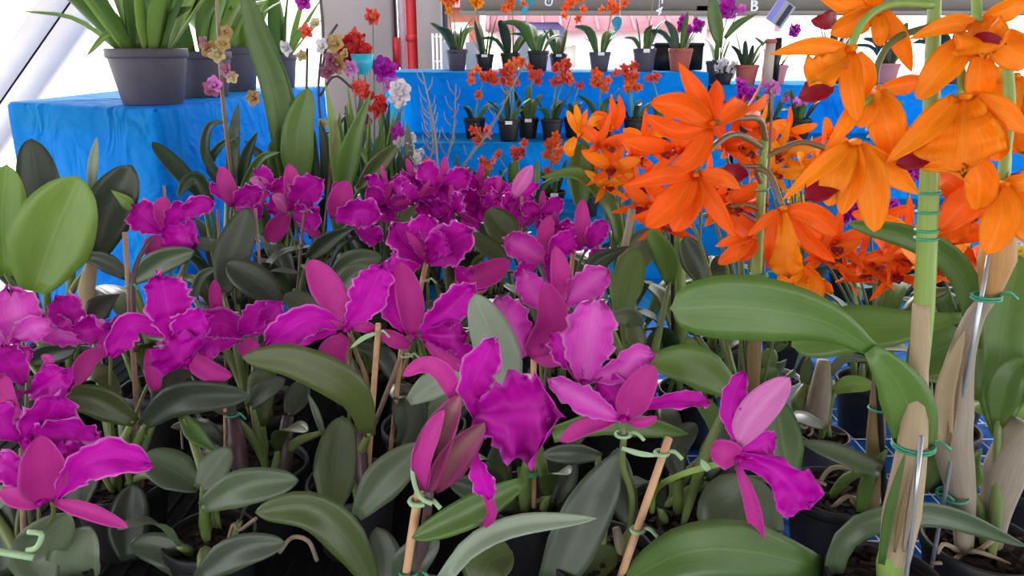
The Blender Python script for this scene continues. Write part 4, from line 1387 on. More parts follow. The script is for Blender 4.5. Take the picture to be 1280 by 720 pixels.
p = Plant('cattleya_orchid', 'purple cattleya with one wide bowl-shaped bloom on short pale stake', 545, 1.42, 0.075, 0.115, group=PG)
p.flower((533, 325), 1.22, [
    ('p', [(530, 328), (508, 305), (492, 280)], 44, 0.01),
    ('p', [(528, 322), (530, 295), (535, 272)], 46, 0.03, 0),
    ('p', [(534, 328), (560, 308), (590, 288)], 56, -0.03, 4),
    ('p', [(525, 330), (500, 335), (478, 340)], 40, 0.0),
    ('p', [(570, 335), (590, 350), (602, 340)], 36, 0.0),
    ('s', [(572, 352), (605, 345), (638, 326)], 32, -0.01, -8),
    ('s', [(533, 325), (520, 305), (508, 290)], 12, -0.03),
    ('l', [(534, 322), (548, 306), (560, 300)], 36, -0.05)], label='wide bowl-shaped bloom')
p.stake((533, 326, 1.24), (520, 390, 1.3), 0.0046, 'stake_wood')
p.tie(531, 352, 1.26, 0.007, 'tie_pale')
p.leaf('leaf_olive', [(638, 330), (610, 310), (588, 292)], 24, 1.42, 1.45)
p.fill(6, ('leaf_dark', 'leaf_olive', 'leaf_sage'), 0.16, 0.05, 0.06)

p = Plant('cattleya_orchid', 'purple cattleya with two dusky rose blooms beside the pale stake', 705, 1.42, 0.075, 0.115, group=PG)
p.flower((682, 322), 1.30, [
    ('v', [(684, 326), (660, 312), (630, 298)], 36, -0.02, 0),
    ('s', [(685, 320), (681, 295), (688, 270)], 22, 0.0),
    ('p', [(688, 320), (702, 305), (718, 296)], 34, 0.0),
    ('p', [(675, 325), (660, 335), (645, 352)], 24, 0.0),
    ('l', [(684, 322), (692, 338), (704, 346)], 30, -0.03)])
p.flower((733, 312), 1.34, [
    ('s', [(731, 308), (728, 280), (728, 249)], 20, 0.0, 0),
    ('p', [(735, 310), (745, 292), (757, 276)], 28, -0.01),
    ('p', [(737, 315), (748, 322), (756, 330)], 28, -0.02),
    ('p', [(728, 312), (715, 300), (704, 286)], 26, 0.01)])
p.stake((719, 293, 1.36), (712, 360, 1.38), 0.0045, 'stake_wood')
p.fill(6, ('leaf_dark', 'leaf_olive', 'leaf_sage'), 0.16, 0.05, 0.06)

# --- back ranks, blooms from the library
def rear(label, px, Y, blooms, nfill=6, r=0.07):
    q = Plant('cattleya_orchid', label, px, Y, r, 0.115, group=PG)
    for (x, y, yy, size, yaw, pit, rol, v) in blooms:
        q.gflower((x, y), yy, size, yaw, pit, rol, v)
    q.fill(nfill, ('leaf_dark', 'leaf_olive', 'leaf_sage'), 0.2, 0.055, 0.10)
    return q
rear('purple cattleya with frilly blooms just below the white and orange far flowers', 480, 1.95,
     [(490, 238, 1.92, 0.13, -35, 10, 0, 0), (478, 258, 1.86, 0.11, 20, -15, 20, 1), (515, 226, 1.97, 0.12, 30, 0, -10, 2)])
q = rear('purple cattleya with frilly blooms above an upright olive leaf', 568, 1.86,
     [(548, 232, 1.84, 0.145, 25, -8, 8, 3), (568, 262, 1.78, 0.12, -30, 10, -12, 4), (520, 250, 1.8, 0.11, 40, 0, 25, 5)])
q.leaf('leaf_olive', [(648, 305), (628, 285), (610, 262)], 40, 1.62, 1.64, 'leaf', roll=0)
rear('purple cattleya with massed frilly blooms before the blue stepped cloth', 612, 1.99,
     [(600, 236, 1.98, 0.14, -15, 0, 10, 1), (622, 248, 1.95, 0.13, 35, 8, -8, 2), (595, 256, 1.94, 0.12, 10, 15, 30, 0)])
q = rear('purple cattleya with one slim lilac sepal held upright on pinkish stake', 655, 1.88,
     [(640, 258, 1.8, 0.10, 40, 0, 0, 3), (632, 272, 1.8, 0.08, -20, 10, 40, 5)])
q.flower((645, 250), 1.78, [('m', [(642, 246), (652, 228), (665, 207)], 20, 0.0, 0), ('p', [(645, 248), (660, 238), (672, 230)], 16, 0.02), ('l', [(645, 250), (640, 262), (632, 270)], 24, -0.02)])
q.stake((652, 245, 1.77), (651, 305, 1.80), 0.0042, 'stake_weathered')
rear('purple cattleya with one small round bloom by the black far pots', 706, 1.70,
     [(676, 266, 1.72, 0.10, 10, 0, 0, 4), (700, 285, 1.66, 0.09, -30, 12, 0, 2)])

# --- leafy one between purple and orange
p = Plant('cattleya_orchid', 'flowerless cattleya with upright oval leaves on a pale cane', 800, 1.24, 0.065, 0.11, group=PG)
p.leaf('leaf_green', [(776, 398), (783, 355), (797, 311)], 42, 1.18, 1.22, 'leaf', roll=0)
p.leaf('leaf_deep', [(726, 354), (750, 325), (788, 307)], 26, 1.22, 1.24, 'lance')
p.leaf('leaf_sage', [(788, 345), (800, 315), (812, 286)], 38, 1.32, 1.36)
p.leaf('leaf_gloss', [(838, 356), (832, 320), (812, 286)], 30, 1.28, 1.28)
p.leaf('leaf_sage', [(797, 418), (790, 395), (760, 398)], 24, 1.14, 1.12, 'leaf')
p.leaf('leaf_olive', [(798, 442), (796, 425), (792, 402)], 26, 1.12, 1.14)
p.pstem([(770, 400, 1.22), (772, 350, 1.24), (785, 290, 1.28), (790, 262, 1.30)], [5, 6, 5, 5], 'sheath_grey', 'pseudobulb')
p.tie(768, 372, 1.23, 0.010, 'tie_green')
p.fill(4, ('leaf_dark', 'leaf_green'), 0.13, 0.04, 0.05)
# ================================================================== orange orchids, right
OG = 'orange nodding orchids on the front table'
# --- front right, thick stem with wire spiral
p = Plant('orange_orchid', 'orange orchid with thick green stem wound in green wire, dry striped sheath', 1105, 0.80, 0.07, 0.115, group=OG)
p.pstem([(1145, 505, 0.80), (1155, 380, 0.80), (1163, 190, 0.80), (1166, 60, 0.81), (1170, -40, 0.82)], [10, 12, 11, 9, 6], 'stem_green', 'flower_stem', 30)
p.pstem([(1115, 715, 0.76), (1127, 640, 0.76), (1139, 565, 0.765), (1147, 480, 0.79), (1152, 380, 0.797)], [17, 22, 17, 11, 10], 'sheath_dry', 'sheath', 24)
p.leaf('leaf_green', [(1102, 705), (1112, 640), (1132, 565)], 12, 0.74, 0.745, 'strap', bulb=None)
p.leaf('stem_brown', [(1118, 690), (1128, 640), (1138, 580)], 8, 0.738, 0.742, 'lance', bulb=None)
p.leaf('sheath_grey', [(1130, 690), (1137, 640), (1144, 580)], 7, 0.738, 0.742, 'lance', bulb=None)
p.pstem([(1110, 740, 0.765), (1114, 710, 0.76), (1120, 660, 0.76)], [13, 18, 12], 'stem_green', 'pseudobulb')
p.stake((1152, 545, 0.745), (1132, 728, 0.735), 0.0026, 'stake_steel')
for k, y in enumerate((243, 267, 290, 300)):
    x = 1161 - (y - 243) * 0.06
    p.tie(x, y, 0.80, 0.0115, 'tie_green', turns=1.0, tail=False)
p.tie(1141, 560, 0.77, 0.022, 'tie_green', turns=2)
p.leaf('leaf_gloss', [(1088, 436), (1122, 478), (1141, 530), (1137, 582)], 60, 0.785, 0.775, 'leaf', roll=0, fold=0.2, bulb=None)
p.leaf('leaf_gloss', [(1100, 444), (1030, 402), (930, 384), (838, 386)], 82, 0.79, 0.80, 'paddle', roll=-8, fold=0.10, bulb=None, n=18)
p.leaf('leaf_gloss', [(1206, 396), (1130, 408), (1060, 412), (990, 432)], 60, 0.88, 0.92, 'paddle', roll=6, fold=0.12, bulb=None, n=18)
p.leaf('leaf_green', [(1222, 435), (1205, 345), (1150, 300), (1060, 278)], 34, 0.86, 0.90, 'leaf', roll=-15, bulb=None, n=18)
p.leaf('leaf_sage', [(1035, 735), (1055, 672), (1105, 646), (1180, 644), (1285, 684)], 30, 0.82, 0.82, 'strap', roll=25, n=18)
p.leaf('leaf_green', [(1140, 620), (1155, 590), (1172, 555)], 36, 0.88, 0.9)
p.leaf('leaf_gloss', [(1140, 470), (1170, 440), (1210, 425)], 60, 0.93, 0.96)
def ped(q, pts, Y0, Y1, r=4.0, mat='stem_green'):
    k = len(pts) - 1
    q.pstem([(x, y, Y0 + (Y1 - Y0) * i / k) for i, (x, y) in enumerate(pts)], r, mat, 'pedicel')
ped(p, [(1166, 6), (1112, 6), (1080, 26), (1063, 60)], 0.81, 0.78, 5.0)
ped(p, [(1166, 32), (1120, 48), (1098, 78), (1093, 110)], 0.81, 0.79, 4.5, 'stem_olive')
ped(p, [(1163, 108), (1120, 112), (1095, 120), (1076, 132)], 0.81, 0.76, 4.0)
ped(p, [(1166, 60), (1190, 70), (1202, 90), (1201, 120)], 0.81, 0.77, 5.0)
ped(p, [(1168, -20), (1200, -30), (1218, -10), (1222, 26)], 0.82, 0.78, 6.0)
p.flower((1062, 62), 0.775, [
    ('o', [(1060, 62), (1012, 58), (962, 68)], 23, -0.02, 0),
    ('L', [(1058, 64), (1040, 84), (1014, 104)], 46, -0.04, 10),
    ('O', [(1064, 64), (1064, 105), (1072, 152)], 30, -0.02, 0),
    ('O', [(1072, 66), (1082, 92), (1078, 120)], 24, 0.01),
    ('x', [(1034, 98), (1020, 112), (998, 122)], 34, -0.035, 0)], stem=None, col='petal_orange')
p.flower((1096, 14), 0.82, [
    ('O', [(1092, 18), (1065, 28), (1038, 42)], 34, -0.01),
    ('O', [(1098, 18), (1100, 38), (1100, 58)], 22, -0.01),
    ('o', [(1106, 14), (1124, 50), (1140, 90)], 24, -0.01, 0),
    ('o', [(1088, 8), (1060, 10), (1024, -2)], 20, 0.0),
    ('o', [(1096, 10), (1090, -12), (1080, -30)], 24, 0.0),
    ('x', [(1046, 22), (1030, 26), (1014, 26)], 22, -0.02)], stem=None, col='petal_orange')
p.flower((1093, 112), 0.785, [
    ('O', [(1092, 112), (1108, 150), (1117, 197)], 46, -0.02, 0),
    ('O', [(1086, 112), (1084, 135), (1075, 160)], 36, -0.02),
    ('o', [(1080, 118), (1060, 150), (1030, 192)], 22, -0.02),
    ('o', [(1098, 112), (1125, 106), (1160, 100)], 24, 0.02)], stem=None, col='petal_orange')
p.flower((1067, 178), 0.755, [
    ('o', [(1062, 180), (1030, 205), (978, 250)], 24, -0.02, 0),
    ('O', [(1064, 180), (1045, 215), (1036, 258)], 40, -0.02, 0),
    ('O', [(1068, 180), (1066, 225), (1052, 268)], 34, -0.03, 10),
    ('O', [(1074, 180), (1088, 225), (1094, 290)], 42, -0.025, -6),
    ('o', [(1078, 182), (1110, 212), (1148, 243)], 30, 0.0, 0),
    ('x', [(1040, 222), (1026, 236), (1006, 250)], 36, -0.03)], stem=None, col='petal_orange')
p.flower((1224, 34), 0.775, [
    ('o', [(1218, 28), (1180, 32), (1136, 49)], 24, -0.02, 0),
    ('o', [(1230, 25), (1258, 12), (1290, 4)], 26, -0.01),
    ('O', [(1212, 48), (1180, 84), (1146, 124)], 44, -0.01, 6),
    ('O', [(1236, 45), (1262, 60), (1290, 76)], 48, -0.01),
    ('L', [(1228, 26), (1230, 48), (1232, 72)], 62, -0.045, 0),
    ('O', [(1226, 66), (1224, 95), (1222, 128)], 38, 0.0),
    ('x', [(1206, 62), (1230, 46), (1258, 55)], 14, -0.055, 0)], stem=None, col='petal_orange')
p.flower((1203, 122), 0.765, [
    ('L', [(1206, 122), (1204, 170), (1206, 214)], 100, -0.04, 0),
    ('o', [(1196, 122), (1160, 158), (1106, 205)], 34, -0.03, 0),
    ('o', [(1212, 120), (1250, 140), (1288, 168)], 30, -0.02),
    ('O', [(1210, 125), (1235, 160), (1250, 200)], 42, -0.01),
    ('O', [(1210, 190), (1224, 225), (1222, 262)], 42, 0.0),
    ('x', [(1156, 182), (1142, 196), (1120, 206)], 34, -0.03)], stem=None, col='petal_orange')

# --- right edge plant
p = Plant('orange_orchid', 'orange orchid with tan papery sheath tied to a thin steel stake', 1228, 0.87, 0.075, 0.115, group=OG)
p.flower((1250, 230), 0.80, [
    ('R', [(1246, 230), (1210, 252), (1174, 288)], 46, 0.0, 0),
    ('O', [(1248, 230), (1252, 270), (1234, 318)], 46, -0.03, 0),
    ('O', [(1256, 232), (1276, 262), (1292, 298)], 50, -0.01, 0),
    ('R', [(1215, 252), (1192, 232), (1172, 222)], 40, 0.03),
    ('o', [(1256, 230), (1275, 228), (1296, 226)], 22, -0.01),
    ('R', [(1210, 265), (1196, 278), (1186, 300)], 40, 0.02),
    ('x', [(1262, 222), (1275, 224), (1288, 222)], 26, 0.02)], stem=None, col='petal_orange')
p.pstem([(1258, 60, 0.84), (1262, 130, 0.83), (1257, 190, 0.815), (1252, 230, 0.805)], [6, 7, 7, 6], 'stem_green', 'pedicel')
p.flower((1264, 96), 0.86, [
    ('O', [(1262, 96), (1252, 130), (1246, 165)], 48, 0.0, 0),
    ('O', [(1268, 98), (1280, 130), (1290, 165)], 44, 0.0),
    ('o', [(1258, 94), (1240, 98), (1222, 112)], 22, 0.0),
    ('L', [(1266, 98), (1272, 140), (1278, 190)], 46, 0.0)], stem=None, col='petal_orange')
p.pstem([(1236, 374, 0.84), (1246, 320, 0.84), (1254, 270, 0.845)], [10, 22, 14], 'sheath_tan', 'sheath')
p.pstem([(1254, 290, 0.85), (1262, 120, 0.86), (1258, 40, 0.86)], 5, 'stem_green', 'flower_stem')
p.stake((1238, 310, 0.822), (1180, 625, 0.84), 0.0026, 'stake_steel')
p.tie(1232, 375, 0.83, 0.015, 'tie_green', turns=2)
p.pstem([(1205, 690, 0.87), (1203, 630, 0.86), (1190, 540, 0.85), (1198, 460, 0.85), (1216, 400, 0.85), (1236, 372, 0.84)], [10, 14, 20, 22, 14, 8], 'sheath_grey', 'sheath', 30)
p.leaf('sheath_dry', [(1182, 560), (1182, 490), (1206, 414)], 22, 0.835, 0.835, 'strap', bulb=None)
p.leaf('stem_brown', [(1185, 560), (1196, 480), (1212, 418)], 10, 0.83, 0.83, 'lance', bulb=None)
p.tie(1190, 622, 0.85, 0.018, 'tie_green', turns=1.5)
p.pstem([(1236, 700, 0.88), (1246, 630, 0.87), (1262, 570, 0.86), (1284, 530, 0.86)], [11, 16, 24, 18], 'sheath_grey', 'sheath', 20)
p.leaf('leaf_green', [(1212, 612), (1216, 580), (1228, 560)], 30, 0.86, 0.86, 'lance')
p.leaf('leaf_gloss', [(1250, 545), (1250, 440), (1274, 320)], 64, 0.88, 0.94, 'leaf', roll=0, fold=0.25)
p.leaf('leaf_green', [(1246, 530), (1262, 470), (1286, 450)], 40, 0.86, 0.86)
p.leaf('leaf_green', [(1220, 500), (1222, 440), (1212, 340)], 20, 0.88, 0.92, 'strap', bulb=None)
p.leaf('leaf_bright', [(1262, 600), (1272, 560), (1290, 500)], 34, 0.88, 0.9)
for a in ((1205, 690, 1190, 702, 1165, 704), (1205, 690, 1225, 690, 1262, 705), (1215, 695, 1235, 680, 1252, 668), (1200, 690, 1180, 680, 1172, 692)):
    p.pstem([(a[0], a[1], 0.87), (a[2], a[3], 0.845), (a[4], a[5], 0.84)], [4, 3, 2], 'root_pale', 'root')

# --- mid plant with the red-orange sprays
p = Plant('orange_orchid', 'orange orchid with red-orange blooms on brown arching pedicels and green stem', 930, 1.12, 0.06, 0.11, group=OG)
p.pstem([(944, 370, 1.06), (950, 270, 1.06), (956, 170, 1.06)], [7, 6, 4.5], 'stem_green', 'flower_stem')
p.pstem([(944, 560, 1.10), (942, 480, 1.08), (942, 418, 1.07), (944, 360, 1.06)], [5, 7, 7, 6], 'stem_brown', 'pseudobulb')
p.stake((966, 110, 1.07), (948, 480, 1.10), 0.0022, 'stake_weathered')
p.tie(948, 350, 1.06, 0.012, 'tie_green', turns=3)
p.tie(953, 240, 1.06, 0.008, 'tie_green')
ped(p, [(957, 176), (950, 150), (925, 148), (890, 154)], 1.06, 1.0, 4.0, 'stem_brown')
ped(p, [(955, 185), (920, 168), (890, 185), (868, 216)], 1.06, 0.98, 4.0, 'stem_brown')
ped(p, [(954, 200), (960, 195), (1000, 178), (1035, 186)], 1.06, 1.06, 3.5, 'stem_brown')
ped(p, [(952, 230), (945, 212), (962, 218), (978, 258)], 1.06, 1.0, 3.5, 'stem_brown')
ped(p, [(953, 208), (930, 208), (900, 212), (868, 216)], 1.06, 1.02, 3.0, 'stem_brown')
ped(p, [(950, 262), (930, 256), (905, 262), (880, 270)], 1.06, 1.04, 3.0, 'stem_brown')
p.flower((889, 155), 1.0, [
    ('R', [(888, 154), (855, 134), (813, 128)], 36, -0.01, 0),
    ('r', [(888, 150), (872, 118), (848, 78)], 24, 0.0, 0),
    ('R', [(884, 160), (845, 165), (806, 145)], 26, -0.02, 6),
    ('r', [(886, 160), (868, 195), (828, 222)], 30, -0.03, 0),
    ('r', [(892, 150), (895, 125), (896, 100)], 22, 0.03),
    ('R', [(895, 155), (915, 140), (930, 128)], 30, 0.03)], stem=None, col='petal_redorange')
p.flower((868, 219), 0.98, [
    ('r', [(866, 218), (830, 220), (778, 234)], 22, -0.01, 0),
    ('R', [(866, 221), (845, 252), (808, 284)], 42, -0.03, 15),
    ('R', [(868, 222), (862, 252), (842, 290)], 40, -0.02, 10),
    ('r', [(872, 220), (892, 256), (920, 298)], 24, -0.02, 0),
    ('r', [(874, 218), (900, 222), (926, 236)], 20, 0.0),
    ('x', [(905, 210), (918, 215), (928, 226)], 26, 0.03)], stem=None, col='petal_redorange')
p.flower((978, 260), 1.0, [
    ('r', [(974, 262), (955, 278), (934, 296)], 14, 0.0),
    ('R', [(974, 264), (966, 295), (964, 338)], 22, -0.01, 0),
    ('L', [(978, 264), (984, 300), (986, 344)], 40, -0.03, 0),
    ('R', [(982, 262), (1015, 268), (1046, 292)], 32, -0.01, 0),
    ('r', [(984, 266), (1010, 300), (1044, 328)], 22, 0.0)], stem=None, col='petal_orange')
p.flower((941, 296), 1.04, [
    ('r', [(940, 296), (918, 300), (894, 308)], 16, 0.0),
    ('R', [(940, 298), (925, 312), (898, 330)], 22, -0.01),
    ('R', [(938, 294), (925, 282), (912, 268)], 26, 0.0),
    ('r', [(942, 300), (935, 315), (926, 328)], 18, -0.01)], stem='stem_olive', col='petal_redorange')
p.flower((1000, 348), 1.0, [
    ('O', [(1004, 335), (990, 342), (972, 352)], 22, 0.0),
    ('O', [(1006, 340), (1010, 360), (1000, 388)], 40, -0.02),
    ('L', [(1005, 335), (1018, 345), (1026, 366)], 34, -0.01)], stem='stem_olive', col='petal_orange')
for (x, y, yy, sz, yw, pt, ro, v) in ((905, 185, 1.10, 0.13, 30, -20, 20, 0), (850, 190, 1.08, 0.12, -30, -25, -20, 1), (895, 262, 1.08, 0.12, 20, -30, 10, 2), (845, 262, 1.05, 0.11, -35, -35, 0, 3), (920, 150, 1.12, 0.12, 60, 0, -10, 1), (920, 262, 1.10, 0.11, 50, -40, 0, 0)):
    p.gflower((x, y), yy, sz, yw, pt, ro, v, lib=STARR, stem='stem_olive')
p.leaf('leaf_green', [(878, 500), (872, 460), (860, 420)], 30, 1.1, 1.12)
p.leaf('leaf_deep', [(880, 356), (872, 330), (856, 296)], 34, 1.18, 1.22)
p.leaf('leaf_olive', [(868, 420), (880, 380), (905, 340)], 44, 1.16, 1.2)
p.leaf('leaf_green', [(945, 480), (958, 470), (972, 462)], 26, 1.1, 1.1)
p.fill(3, ('leaf_deep', 'leaf_green'), 0.14, 0.04, 0.06)

# --- plant on the black stake
p = Plant('orange_orchid', 'leafy orange orchid held by a black stake behind the red-orange blooms', 862, 1.36, 0.06, 0.11, group=OG)
p.stake((840, 285, 1.34), (842, 440, 1.34), 0.0042, 'stake_black')
p.pstem([(851, 440, 1.35), (850, 360, 1.36), (848, 285, 1.36)], [8, 8, 5], 'stem_green', 'flower_stem')
for (x, y, yy, sz, yw, pt, ro, v) in ((830, 285, 1.34, 0.13, 0, -35, 0, 0), (812, 258, 1.36, 0.12, -30, -20, 20, 2), (880, 240, 1.36, 0.13, 25, -25, 0, 1)):
    p.gflower((x, y), yy, sz, yw, pt, ro, v, lib=STARR)
p.leaf('leaf_deep', [(905, 400), (905, 350), (895, 320)], 34, 1.32, 1.36)
p.fill(6, ('leaf_deep', 'leaf_green', 'leaf_olive'), 0.2, 0.05, 0.08)

# --- further cluster, yellow tinged, with one broad upright leaf
p = Plant('orange_orchid', 'orange orchid with yellow-tinged blooms and broad upright leaf before small far pots', 782, 1.55, 0.06, 0.11, group=OG)
p.leaf('leaf_green', [(726, 262), (726, 225), (728, 178)], 34, 1.48, 1.52, 'leaf', roll=0)
p.leaf('leaf_gloss', [(775, 305), (762, 258), (725, 218), (676, 222)], 20, 1.46, 1.46, 'strap', roll=20, n=18)
p.flower((765, 160), 1.5, [
    ('r', [(766, 162), (766, 140), (764, 118)], 12, 0.0),
    ('r', [(770, 162), (776, 140), (774, 118)], 12, 0.0),
    ('R', [(764, 162), (750, 148), (738, 150)], 18, -0.01),
    ('y', [(758, 160), (745, 152), (735, 158)], 16, -0.02)], stem='stem_olive', col='petal_orange')
p.flower((724, 168), 1.5, [
    ('y', [(724, 168), (716, 152), (709, 138)], 10, 0.0), ('y', [(724, 168), (722, 150), (720, 130)], 10, 0.0),
    ('o', [(726, 168), (730, 150), (734, 136)], 10, 0.0), ('O', [(726, 168), (745, 172), (760, 165)], 16, -0.01),
    ('y', [(720, 172), (712, 185), (714, 196)], 14, 0.0)], stem='stem_olive', col='petal_yelloworange')
for (x, y, yy, sz, yw, pt, ro, v) in ((748, 182, 1.48, 0.12, 25, -20, 20, 0), (790, 195, 1.5, 0.12, 40, 0, 70, 1), (765, 212, 1.47, 0.12, -10, -25, 0, 2), (755, 235, 1.46, 0.10, 10, -30, 0, 4), (770, 205, 1.52, 0.11, -30, -10, 30, 5), (802, 175, 1.55, 0.12, 20, 0, 0, 3), (790, 232, 1.5, 0.12, 20, -20, 0, 0)):
    p.gflower((x, y), yy, sz, yw, pt, ro, v, lib=STAR if v > 1 else STARR)
p.fill(5, ('leaf_deep', 'leaf_green', 'leaf_olive'), 0.2, 0.05, 0.1)

# --- orange and yellow massed blooms behind
def oplant(label, px, Y, blooms, nf=5, r=0.06, lib=None, L=0.18, pot='pot_black'):
    q = Plant('orange_orchid', label, px, Y, r, 0.11, pot, group=OG)
    for (x, y, yy, sz, yw, pt, ro, v) in blooms:
        q.gflower((x, y), yy, sz, yw, pt, ro, v, lib=lib or STAR)
    q.fill(nf, ('leaf_deep', 'leaf_green', 'leaf_olive', 'leaf_gloss'), L, 0.045, 0.08)
    return q
oplant('orange orchid with golden massed blooms between green stem and wound stem', 995, 1.78,
       [(975, 190, 1.7, 0.13, -20, -10, 10, 4), (1000, 205, 1.68, 0.13, 25, 0, 0, 5), (965, 215, 1.66, 0.12, 0, -20, 30, 6), (1025, 190, 1.72, 0.13, 30, 0, -20, 3), (1015, 225, 1.66, 0.12, -25, -25, 0, 5), (940, 200, 1.7, 0.12, 20, -10, 0, 4), (985, 165, 1.75, 0.11, 0, 0, 0, 0), (1035, 170, 1.75, 0.1, 0, 0, 40, 1), (945, 165, 1.75, 0.13, 30, -10, 0, 6)])
oplant('orange orchid with low red-orange blooms under the nodding cluster', 1085, 1.40,
       [(1045, 305, 1.30, 0.12, -20, -20, 0, 1), (1070, 330, 1.30, 0.13, 20, -30, 20, 0), (1025, 325, 1.28, 0.12, 0, -35, 10, 2), (1105, 320, 1.32, 0.13, 30, -20, 0, 3), (1120, 345, 1.30, 0.12, -20, -30, -20, 1), (1055, 350, 1.28, 0.11, 40, -40, 0, 2), (1090, 275, 1.4, 0.12, 10, -10, 0, 0)], lib=STARR)
oplant('orange orchid with blooms showing right of the wound stem', 1200, 1.42,
       [(1190, 300, 1.36, 0.13, -20, -10, 0, 0), (1215, 325, 1.34, 0.13, 25, -20, 0, 1), (1180, 340, 1.34, 0.12, 0, -30, 10, 2), (1200, 260, 1.4, 0.13, 0, -10, 30, 3), (1240, 345, 1.34, 0.11, 10, -20, 0, 0)], lib=STARR)
oplant('flowering orange orchid low behind the wide arching green leaf', 1180, 1.20, [(1150, 335, 1.14, 0.12, 10, -30, 0, 0), (1135, 290, 1.2, 0.11, -20, -10, 0, 1)], nf=4, L=0.14)
q = Plant('orange_orchid', 'flowerless orchid of upright green leaves by the right frame of the table', 1292, 1.02, 0.065, 0.11, group=OG)
q.leaf('leaf_green', [(1270, 560), (1268, 500), (1290, 440)], 44, 1.0, 1.04)
q.leaf('leaf_bright', [(1235, 520), (1225, 505), (1212, 500)], 26, 1.05, 1.1)
q.fill(5, ('leaf_green', 'leaf_gloss'), 0.18, 0.05, 0.08)

# --- small pots on the grid
p = Plant('orchid_seedling', 'orchid with dry grey swollen base in small grey pot on wire grid', 1030, 1.22, 0.045, 0.085, 'pot_grey', group=OG)
p.pstem([(1018, 525, 1.21), (1024, 495, 1.21), (1030, 450, 1.22)], [16, 13, 8], 'sheath_grey', 'pseudobulb')
p.pstem([(1008, 525, 1.22), (1000, 505, 1.23), (1008, 480, 1.24)], [8, 12, 5], 'bulb_green', 'pseudobulb')
p.leaf('leaf_bright', [(1040, 490), (1062, 480), (1092, 482)], 22, 1.22, 1.20, 'leaf', roll=0)
p.leaf('leaf_sage', [(1035, 470), (1055, 448), (1090, 450)], 12, 1.22, 1.22, 'strap')
p.leaf('leaf_green', [(1008, 485), (1008, 465), (1012, 445)], 14, 1.24, 1.26, 'strap')
for a in ((1015, 528, 1005, 535, 1000, 530), (1022, 528, 1032, 535, 1040, 528), (1012, 526, 1015, 540, 1010, 545)):
    p.pstem([(a[0], a[1], 1.21), (a[2], a[3], 1.19), (a[4], a[5], 1.185)], [2.5, 2, 1.2], 'root_pale', 'root')
p = Plant('orchid_seedling', 'orchid seedling in round pale rimmed pot behind the pink side-on bloom', 968, 1.46, 0.055, 0.09, 'pot_clear', group=OG)
p.leaf('leaf_sage', [(955, 450), (970, 425), (998, 422)], 12, 1.44, 1.42, 'strap')
p.leaf('leaf_green', [(960, 455), (965, 438), (985, 430)], 12, 1.46, 1.46, 'strap')
p.fill(3, ('leaf_green', 'leaf_sage'), 0.10, 0.03, 0.03)
p = Plant('orange_orchid', 'orchid with dark cane and brown sheath in open black pot of bark', 1042, 1.0, 0.068, 0.11, group=OG)
p.pstem([(1088, 640, 0.96), (1094, 560, 0.97), (1100, 440, 0.98)], [9, 11, 6], 'stem_brown', 'pseudobulb')
p.stake((1096, 440, 0.96), (1104, 590, 0.96), 0.0045, 'stake_black')
p.tie(1098, 512, 0.965, 0.013, 'tie_green')
p.leaf('leaf_green', [(1075, 640), (1085, 600), (1110, 560)], 18, 0.94, 0.94, 'strap')
p.leaf('leaf_sage', [(1100, 590), (1050, 568), (1000, 552)], 24, 0.92, 0.96, 'strap', roll=15)
for a in ((1020, 610, 1040, 585, 1075, 588), (1035, 640, 1060, 620, 1075, 632), (1010, 620, 1020, 602, 1032, 606)):
    p.pstem([(a[0], a[1], 0.97), (a[2], a[3], 0.96), (a[4], a[5], 0.96)], [2.5, 3, 2], 'root_pale', 'root')
for i, (px, Y, lab) in enumerate(((905, 1.62, 'leafy young orchid in black pot under the red-orange blooms'), (985, 1.66, 'young orchid in black pot against blue cloth below golden blooms'), (1090, 1.72, 'young orchid in black pot behind the black stake and low orange blooms'), (1190, 1.75, 'young orchid in black pot behind the wound green stem'))):
    p = Plant('orchid_seedling', lab, px, Y, 0.06, 0.10, group='young orchids at the back of the front table')
    p.fill(5, ('leaf_deep', 'leaf_green', 'leaf_sage'), 0.16, 0.04, 0.05)
    if i in (2, 3):
        p.stake((px - 10, 330, Y - 0.02), (px - 6, 420, Y - 0.02), 0.004, 'stake_black')
# ================================================================== tall strap-leaved plants behind the cattleyas
MG = 'tall mixed orchids between bench and stepped stand'
p = Plant('strap_orchid', 'tall orchid with one very long arching strap leaf beside the bench', 352, 2.28, 0.085, 0.15, z=TBL, group=MG)
p.leaf('leaf_green', [(366, 250), (345, 120), (318, 40), (300, -30)], 34, 2.2, 2.14, 'strap', roll=5, n=20)
p.leaf('leaf_green', [(372, 240), (360, 140), (336, 60), (312, -10)], 26, 2.24, 2.2, 'strap', roll=-15, n=20)
p.leaf('leaf_deep', [(360, 240), (330, 200), (305, 175)], 14, 2.2, 2.16, 'strap')
p.leaf('leaf_green', [(352, 250), (348, 200), (338, 178)], 30, 2.2, 2.18)
p.leaf('leaf_gloss', [(374, 250), (372, 170), (386, 110)], 40, 2.18, 2.2, 'egg', roll=0)
p.leaf('leaf_deep', [(395, 250), (390, 200), (392, 160)], 20, 2.22, 2.22, 'strap')
p.fill(6, ('leaf_deep', 'leaf_green'), 0.36, 0.04, 0.06, 0.6, ('strap',))
p = Plant('strap_orchid', 'orchid with bright green pointed upright leaves behind crowded purple blooms', 432, 2.28, 0.08, 0.14, z=TBL, group=MG)
p.leaf('leaf_bright', [(424, 250), (418, 170), (405, 98)], 18, 2.22, 2.22, 'lance', roll=0)
p.leaf('leaf_gloss', [(428, 250), (440, 180), (465, 113)], 28, 2.2, 2.2, 'lance', roll=0)
p.leaf('leaf_gloss', [(422, 250), (422, 200), (425, 140)], 24, 2.24, 2.26, 'lance', roll=0)
p.leaf('leaf_olive', [(448, 236), (470, 210), (496, 181)], 24, 2.1, 2.08, 'leaf', roll=0)
